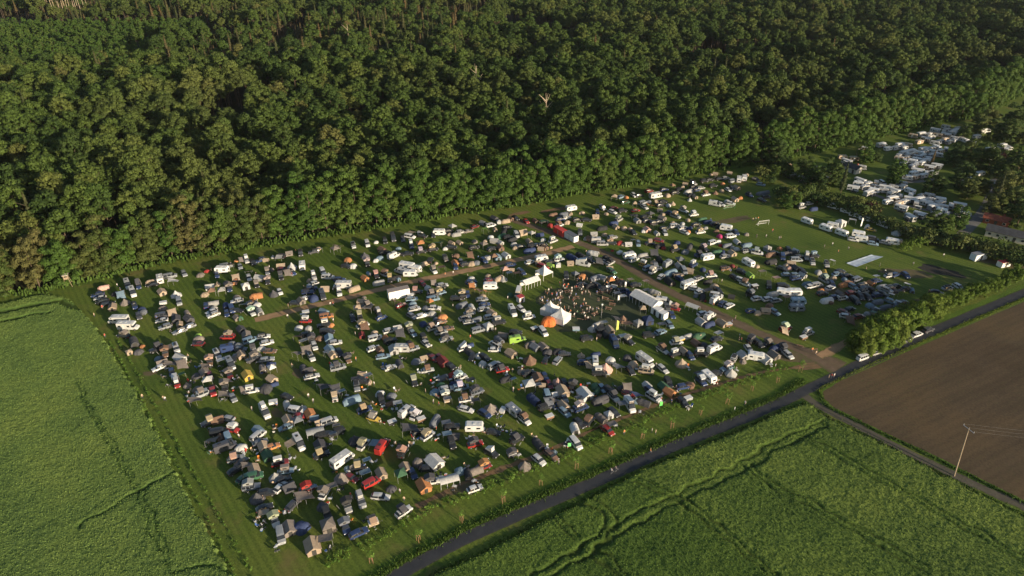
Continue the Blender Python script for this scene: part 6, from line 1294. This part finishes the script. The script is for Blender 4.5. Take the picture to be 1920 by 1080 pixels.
# beer benches in the round place
bt=MB(); bt.box(-1.1,1.1,-.25,.25,.73,.77,0)
for x in (-.85,.85): bt.box(x-.03,x+.03,-.22,.22,0,.73,1)
BTM=bt.mesh('beer_table',['stake_wood','steel']); bb=MB(); bb.box(-1.1,1.1,-.13,.13,.44,.48,0)
for x in (-.85,.85): bb.box(x-.03,x+.03,-.11,.11,0,.44,1)
BBM=bb.mesh('beer_bench',['stake_wood','steel'])
def benchset(px,py,an,tbl=True):
    p=P(px,py)
    if tbl: tag(ob('beer_table',BTM,p,an),'long wooden beer table between its benches on the round place','table','beer tables on the round place')
    for s in (-.6,.6) if tbl else (0,):
        tag(ob('beer_bench',BBM,(p.x-s*math.sin(an),p.y+s*math.cos(an),0),an),'narrow wooden beer bench on the round place','bench','beer benches on the round place')
for (x,y,a,tb) in ((1017,570,-.5,0),(1072,595,-.4,0),(1088,600,-.3,0),(1102,598,.1,1),(1115,590,.6,1),(1141,580,-.4,1),(1148,572,-.3,1),(1135,561,-.5,1),(1145,565,-.4,0),(1064,548,.2,1),(1080,560,.3,1),(1100,575,-.2,0),(1125,550,-.2,1),(1140,548,-.5,1),(1095,588,.1,0),(1050,560,.8,1),(1165,600,.2,0)): benchset(x,y,a,tb)
for (x,y,a) in ((1527,657,.3),(1500,650,-.5)): 
    p=P(x,y); tag(ob('beer_bench',BBM,p,a),'wooden bench beside the brown track near the gate','bench','benches near the gate')
# ---------------------------------------------------------------- people
def person_mesh(name,J,hair=True):
    "J: joints -> one skinned body; slots 0 skin 1 shirt 2 trousers"
    names=list(J); vs=[J[n][0] for n in names]; idx={n:i for i,n in enumerate(names)}
    E=[('pelvis','waist'),('waist','chest'),('chest','neck'),('neck','head'),('head','crown')]
    for s in 'LR': E+=[('chest','sh'+s),('sh'+s,'el'+s),('el'+s,'wr'+s),('wr'+s,'ha'+s),('pelvis','hip'+s),('hip'+s,'kn'+s),('kn'+s,'an'+s),('an'+s,'to'+s)]
    me=bpy.data.meshes.new(name); me.from_pydata(vs,[(idx[a],idx[b]) for a,b in E],[]); o=bpy.data.objects.new(name,me); COL.objects.link(o)
    md=o.modifiers.new('skin','SKIN'); sv=me.skin_vertices[0].data
    for n in names: sv[idx[n]].radius=(J[n][1],J[n][1]*(.72 if n in('waist','chest','pelvis') else 1)); 
    sv[idx['pelvis']].use_root=True
    sb=o.modifiers.new('sub','SUBSURF'); sb.levels=1; sb.render_levels=1
    dg=bpy.context.evaluated_depsgraph_get(); dg.update(); m2=bpy.data.meshes.new_from_object(o.evaluated_get(dg)); m2.name=name; bpy.data.objects.remove(o)
    m2.materials.clear()
    for x in ('skin','cloth','trousers','hair'): m2.materials.append(MATS[x])
    Z=J['chest'][0][2]; zw=J['waist'][0][2]-.06; zn=J['neck'][0][2]-.02; zc=J['head'][0][2]
    mi=[]
    for p in m2.polygons:
        c=p.center; elL=min((Vector(J['el'+s][0])-c).length for s in 'LR'); wr=min(min((Vector(J['wr'+s][0])-c).length,(Vector(J['ha'+s][0])-c).length) for s in 'LR')
        if c.z>zc+.03 and c.y>-.02 or c.z>zc+.11: mi.append(3)
        elif c.z>zn: mi.append(0)
        elif wr<.2: mi.append(0)
        elif c.z>zw and abs(c.x)<.5: mi.append(1)
        else: mi.append(2)
    m2.polygons.foreach_set('material_index',mi); m2.polygons.foreach_set('use_smooth',[True]*len(mi)); return m2
def pose(kind):
    J={'pelvis':((0,0,.94),.15),'waist':((0,0,1.08),.13),'chest':((0,0,1.36),.165),'neck':((0,0,1.50),.06),'head':((0,-.01,1.62),.095),'crown':((0,.01,1.74),.075)}
    for s,k in (('L',1),('R',-1)):
        J['sh'+s]=((k*.19,0,1.42),.06); J['el'+s]=((k*.25,.02,1.14),.045); J['wr'+s]=((k*.25,-.06,.90),.033); J['ha'+s]=((k*.25,-.09,.80),.04)
        J['hip'+s]=((k*.10,0,.88),.095); J['kn'+s]=((k*.11,-.01,.48),.06); J['an'+s]=((k*.12,.02,.08),.042); J['to'+s]=((k*.13,-.14,.04),.04)
    if kind=='walk':
        J['knL']=((.10,-.16,.50),.06); J['anL']=((.10,-.30,.10),.042); J['toL']=((.10,-.44,.07),.04); J['knR']=((-.10,.06,.48),.06); J['anR']=((-.10,.34,.12),.042); J['toR']=((-.10,.26,.03),.04)
        J['wrL']=((.24,.14,.93),.033); J['haL']=((.24,.16,.84),.04); J['wrR']=((-.24,-.24,.98),.033); J['haR']=((-.24,-.30,.90),.04)
    if kind=='talk':
        J['elL']=((.28,-.06,1.16),.045); J['wrL']=((.12,-.28,1.22),.033); J['haL']=((.08,-.34,1.27),.04)
    if kind=='sit':
        for n in ('pelvis','waist','chest','neck','head','crown','shL','shR','elL','elR','wrL','wrR','haL','haR','hipL','hipR'):
            p,r=J[n]; J[n]=((p[0],p[1]+.0,p[2]-.42),r)
        for s,k in (('L',1),('R',-1)): J['kn'+s]=((k*.13,-.42,.50),.06); J['an'+s]=((k*.13,-.40,.08),.042); J['to'+s]=((k*.13,-.54,.04),.04); J['wr'+s]=((k*.2,-.24,.58),.033); J['ha'+s]=((k*.18,-.33,.57),.04)
    return J
PM={k:person_mesh('person_'+k,pose(k)) for k in ('stand','walk','talk','sit')}
SH={'white':(.68,.66,.63),'black':(.03,.03,.035),'red':(.5,.06,.04),'blue':(.07,.13,.35),'grey':(.3,.3,.3),'green':(.08,.2,.09),'beige':(.5,.38,.26),'orange':(.65,.22,.06)}
pg=defaultdict(list)
def person(px,py,k='stand',sh=None,label=None,rz=None,xy=None,group=None):
    p=P(px,py) if xy is None else Vector((*xy,0)); s=sh or R.choices(list(SH),[5,4,2,3,2,1,3,1])[0]
    o=ob('person',PM[k],p,R.uniform(0,6.28) if rz is None else rz,color=SH[s],sc=R.uniform(.94,1.06))
    verb={'stand':'standing','walk':'walking','talk':'standing','sit':'sitting'}[k]
    tag(o,label or f'{verb} person in {"an" if s=="orange" else "a"} {s} top in the crowd on the round place','person',group or f'{s} topped people {verb} in the crowd'); return o
cp=[]
for i in range(130):
    for _ in range(40):
        a=R.uniform(0,2*PI); q=math.sqrt(R.random()); x=1102+91*q*math.cos(a); y=564+39*q*math.sin(a)
        dens=.35+.65*max(0,min(1,(1115-x)/70)) + (.35 if y<552 else 0) - (.5 if x>1130 and y>560 else 0)
        if R.random()<dens and all((x-u)**2+(1.3*(y-v))**2>4.5 for u,v in cp): cp.append((x,y)); person(x,y,R.choice(['stand','talk','stand','sit','walk'])); break
single=[(178,594,'stand','beige','at the crop field edge beside the left camp corner'),(308,751,'stand','beige','on the grass strip beside the crop field'),(311,752,'walk','white','walking on the grass strip beside crop field'),(268,747,'stand','beige','close to the crop field edge among young plants'),(198,633,'stand','red','at the crop field edge below the camp corner'),
(473,770,'stand','grey','left of the white camper in the third row'),(548,689,'walk','beige','alone in the wide grass lane, left'),(579,746,'stand','white','with a long shadow in the grass lane, left centre'),(588,756,'stand','grey','a few steps below the white-topped one in the lane'),(668,677,'stand','orange','beside the dark trailer tent in the fourth row'),
(798,737,'stand','beige','in the lane left of the big brown tent'),(813,757,'stand','grey','in the lane above the big brown tent'),(823,761,'walk','red','striding in the lane above the brown tent'),(962,734,'walk','white','in the lane right of the black tents'),(882,636,'stand','red','in the lane below the dark blue van'),(952,562,'stand','white','left of the vintage coach'),(925,624,'stand','black','in the lane near the lime green van, left one'),(929,622,'stand','grey','in the lane near the lime green van, right one'),
(1219,850,'walk','orange','on the farm road near the middle'),(1222,811,'stand','white','by the saplings in the lower centre, left'),(1229,814,'stand','beige','by the saplings in the lower centre, right'),(1558,709,'walk','red','on the farm road at the junction, leftmost'),(1563,708,'stand','white','on the farm road at the junction, right one'),(1553,711,'stand','beige','on the farm road at the junction verge'),(1453,690,'stand','white','beside the gate hedge plants'),
(1522,660,'stand','orange','on the track near the gate, left one'),(1529,666,'stand','beige','on the track near the gate, right one'),(1353,530,'stand','white','on the dark grass right of the big tents'),(1378,600,'stand','black','on the brown track beside the tan tents'),(1337,575,'stand','orange','in the brown track near the arched canopy'),(1385,640,'stand','black','in the small group in the right lane, left'),(1389,641,'stand','red','in the small group in the right lane, middle'),(1386,633,'stand','white','in the small group in the right lane, rear'),
(1545,465,'stand','grey','on the playing field, upper left of the slide sheet'),(1560,461,'stand','white','on the playing field just above the slide sheet'),(1571,475,'walk','orange','running beside the slide sheet'),(1590,469,'stand','white','on the playing field right of the orange one'),(1460,450,'walk','white','running on the playing field middle'),(1463,449,'walk','beige','running beside the white one mid-field'),(1448,436,'stand','red','below the white goal'),(1418,446,'stand','black','at the row edge below the goal'),(1436,446,'stand','grey','on the playing field below the goal'),
(1411,415,'walk','beige','left of the white goal, first'),(1416,414,'walk','white','left of the white goal, second'),(1421,413,'walk','orange','left of the white goal, third'),(1768,482,'walk','white','on the field below the parked bikes'),(1711,498,'stand','white','on the right part of the playing field'),(1623,507,'stand','beige','below the slide sheet'),(1649,500,'stand','green','below the slide sheet, right'),(541,577,'stand','beige','at the left stretch of the sandy path'),(620,574,'walk','white','on the sandy path, left of the pair'),(625,573,'walk','red','on the sandy path, right of the pair'),(540,597,'walk','white','in dark trousers below the sandy path'),
(835,518,'stand','orange','on the wide part of the sandy path'),(850,515,'stand','white','beside the sandy path, centre'),(758,940,'stand','beige','at the lower rows by the grey dome tent'),(750,925,'stand','white','left of the tan tent in the lower rows'),(1170,815,'stand','orange','beside the awning in the lower right rows'),(1030,595,'stand','white','behind the white peaked tents'),(1313,635,'stand','beige','beside the open van in the right lane'),(1396,760,'stand','white','on the meadow strip right of the saplings'),(962,735,'stand','grey','next to the walking one in the lane')]
for n,(x,y,k,s,w) in enumerate(single): person(x,y,k,s,f"person in {'an' if s=='orange' else 'a'} {s} top {w}",group='x'); 
for o in COL.objects:
    if o.get('group')=='x': del o['group']
# campers among the pitches
n=0
for it in R.sample(items,len(items)):
    if n>=95 or it['py']<395 or it['d']>330: continue
    a=R.uniform(0,2*PI); rr=it['r']+R.uniform(.5,1.2); x,y=it['x']+rr*math.cos(a),it['y']+rr*math.sin(a)
    if free(x,y,.05):
        k=R.choice(['stand','talk','walk']); s=R.choices(list(SH),[5,4,2,3,2,1,3,1])[0]; occ.append((x,y,.3)); n+=1
        person(0,0,k,s,f"{'walking' if k=='walk' else 'standing'} person in {'an' if s=='orange' else 'a'} {s} top beside a pitch in the camp rows",xy=(x,y),group=f"{s} topped people {'walking' if k=='walk' else 'standing'} between the pitches")
# two riders with bicycles on the farm road
def bike():
    m=MB(); 
    def ring(x):
        for i in range(14):
            a,b=2*PI*i/14,2*PI*(i+1)/14; m.tube((x+.34*math.cos(a),0,.34+.34*math.sin(a)),(x+.34*math.cos(b),0,.34+.34*math.sin(b)),.02,0,4)
    ring(-.52); ring(.52); w=MB(); w.v,w.f,w.m=m.v[:],m.f[:],m.m[:]
    f=MB()
    for a,b in (((-.52,0,.34),(-.1,0,.32)),((-.1,0,.32),(-.25,0,.85)),((-.25,0,.8),(.35,0,.85)),((-.1,0,.32),(.35,0,.85)),((-.52,0,.34),(-.25,0,.8)),((.52,0,.34),(.35,0,1.0)),((.35,-.25,1.0),(.35,.25,1.0))): f.tube(a,b,.02,0,5)
    s=MB(); s.box(-.38,-.14,-.07,.07,.86,.92,0); return w.mesh('bicycle_wheels',['tyre']),f.mesh('bicycle_frame',['steel']),s.mesh('bicycle_saddle',['dark'])
BW,BF,BS=bike(); rd=P(1200,862)-P(1140,893); ra=math.atan2(rd.y,rd.x)
for i,(x,y,s,w) in enumerate(((1148,889,'white','left'),(1156,885,'grey','right'))):
    p=P(x,y); r=bpy.data.objects.new('bicycle',None); COL.objects.link(r); r.location=p; r.rotation_euler=(0,0,ra); ob('wheels',BW,parent=r); ob('frame',BF,parent=r); ob('saddle',BS,parent=r); tag(r,f'bicycle pushed along the farm road, {w} one of the two','bicycle')
    person(0,0,'walk',s,f'person in a {s} top pushing the {w} bicycle on the farm road',rz=ra+PI/2,xy=(p.x-.45*math.sin(ra),p.y+.45*math.cos(ra)),group='x')
for o in COL.objects:
    if o.get('group')=='x': del o['group']
# ---------------------------------------------------------------- light
SE=math.radians(SUN_EL); AZ=math.radians(SUN_AZ)   # azimuth from +Y towards +X
sd=Vector((math.sin(AZ)*math.cos(SE),math.cos(AZ)*math.cos(SE),math.sin(SE)))
L=bpy.data.lights.new('sun','SUN'); L.energy=SUN_E; L.angle=math.radians(.6); L.color=SUN_C; lo=bpy.data.objects.new('sun',L); COL.objects.link(lo); lo.rotation_euler=sd.to_track_quat('Z','Y').to_euler(); lo.location=(0,0,300)
w=bpy.data.worlds.new('World'); scene.world=w; w.use_nodes=True; t=w.node_tree; bg=t.nodes['Background']; sky=t.nodes.new('ShaderNodeTexSky'); sky.sky_type='NISHITA'; sky.sun_disc=False; sky.sun_elevation=SE; sky.sun_rotation=AZ; sky.air_density=1.0; sky.dust_density=1.0
t.links.new(sky.outputs[0],bg.inputs[0]); bg.inputs[1].default_value=SKY
scene.view_settings.view_transform='Standard'; scene.view_settings.look='None'; scene.view_settings.gamma=1; scene.view_settings.exposure=EXPO
scene.render.engine='CYCLES'

# ---------------------------------------------------------------- air: far trees fade slightly to blue
HZ=.000025
m,t,b=nt('haze'); t.nodes.remove(b); pv=t.nodes.new('ShaderNodeVolumePrincipled'); pv.inputs['Color'].default_value=(.80,.88,1,1); pv.inputs['Density'].default_value=HZ; pv.inputs['Anisotropy'].default_value=.2; t.links.new(pv.outputs[0],t.nodes['Material Output'].inputs['Volume']); MATS['haze']=m
q=MB(); q.box(-2600,2600,-450,3050,-1.0,175,0); tag(ob('haze',q.mesh('haze',['haze'])),'thin evening haze over the whole landscape','haze',kind='stuff')
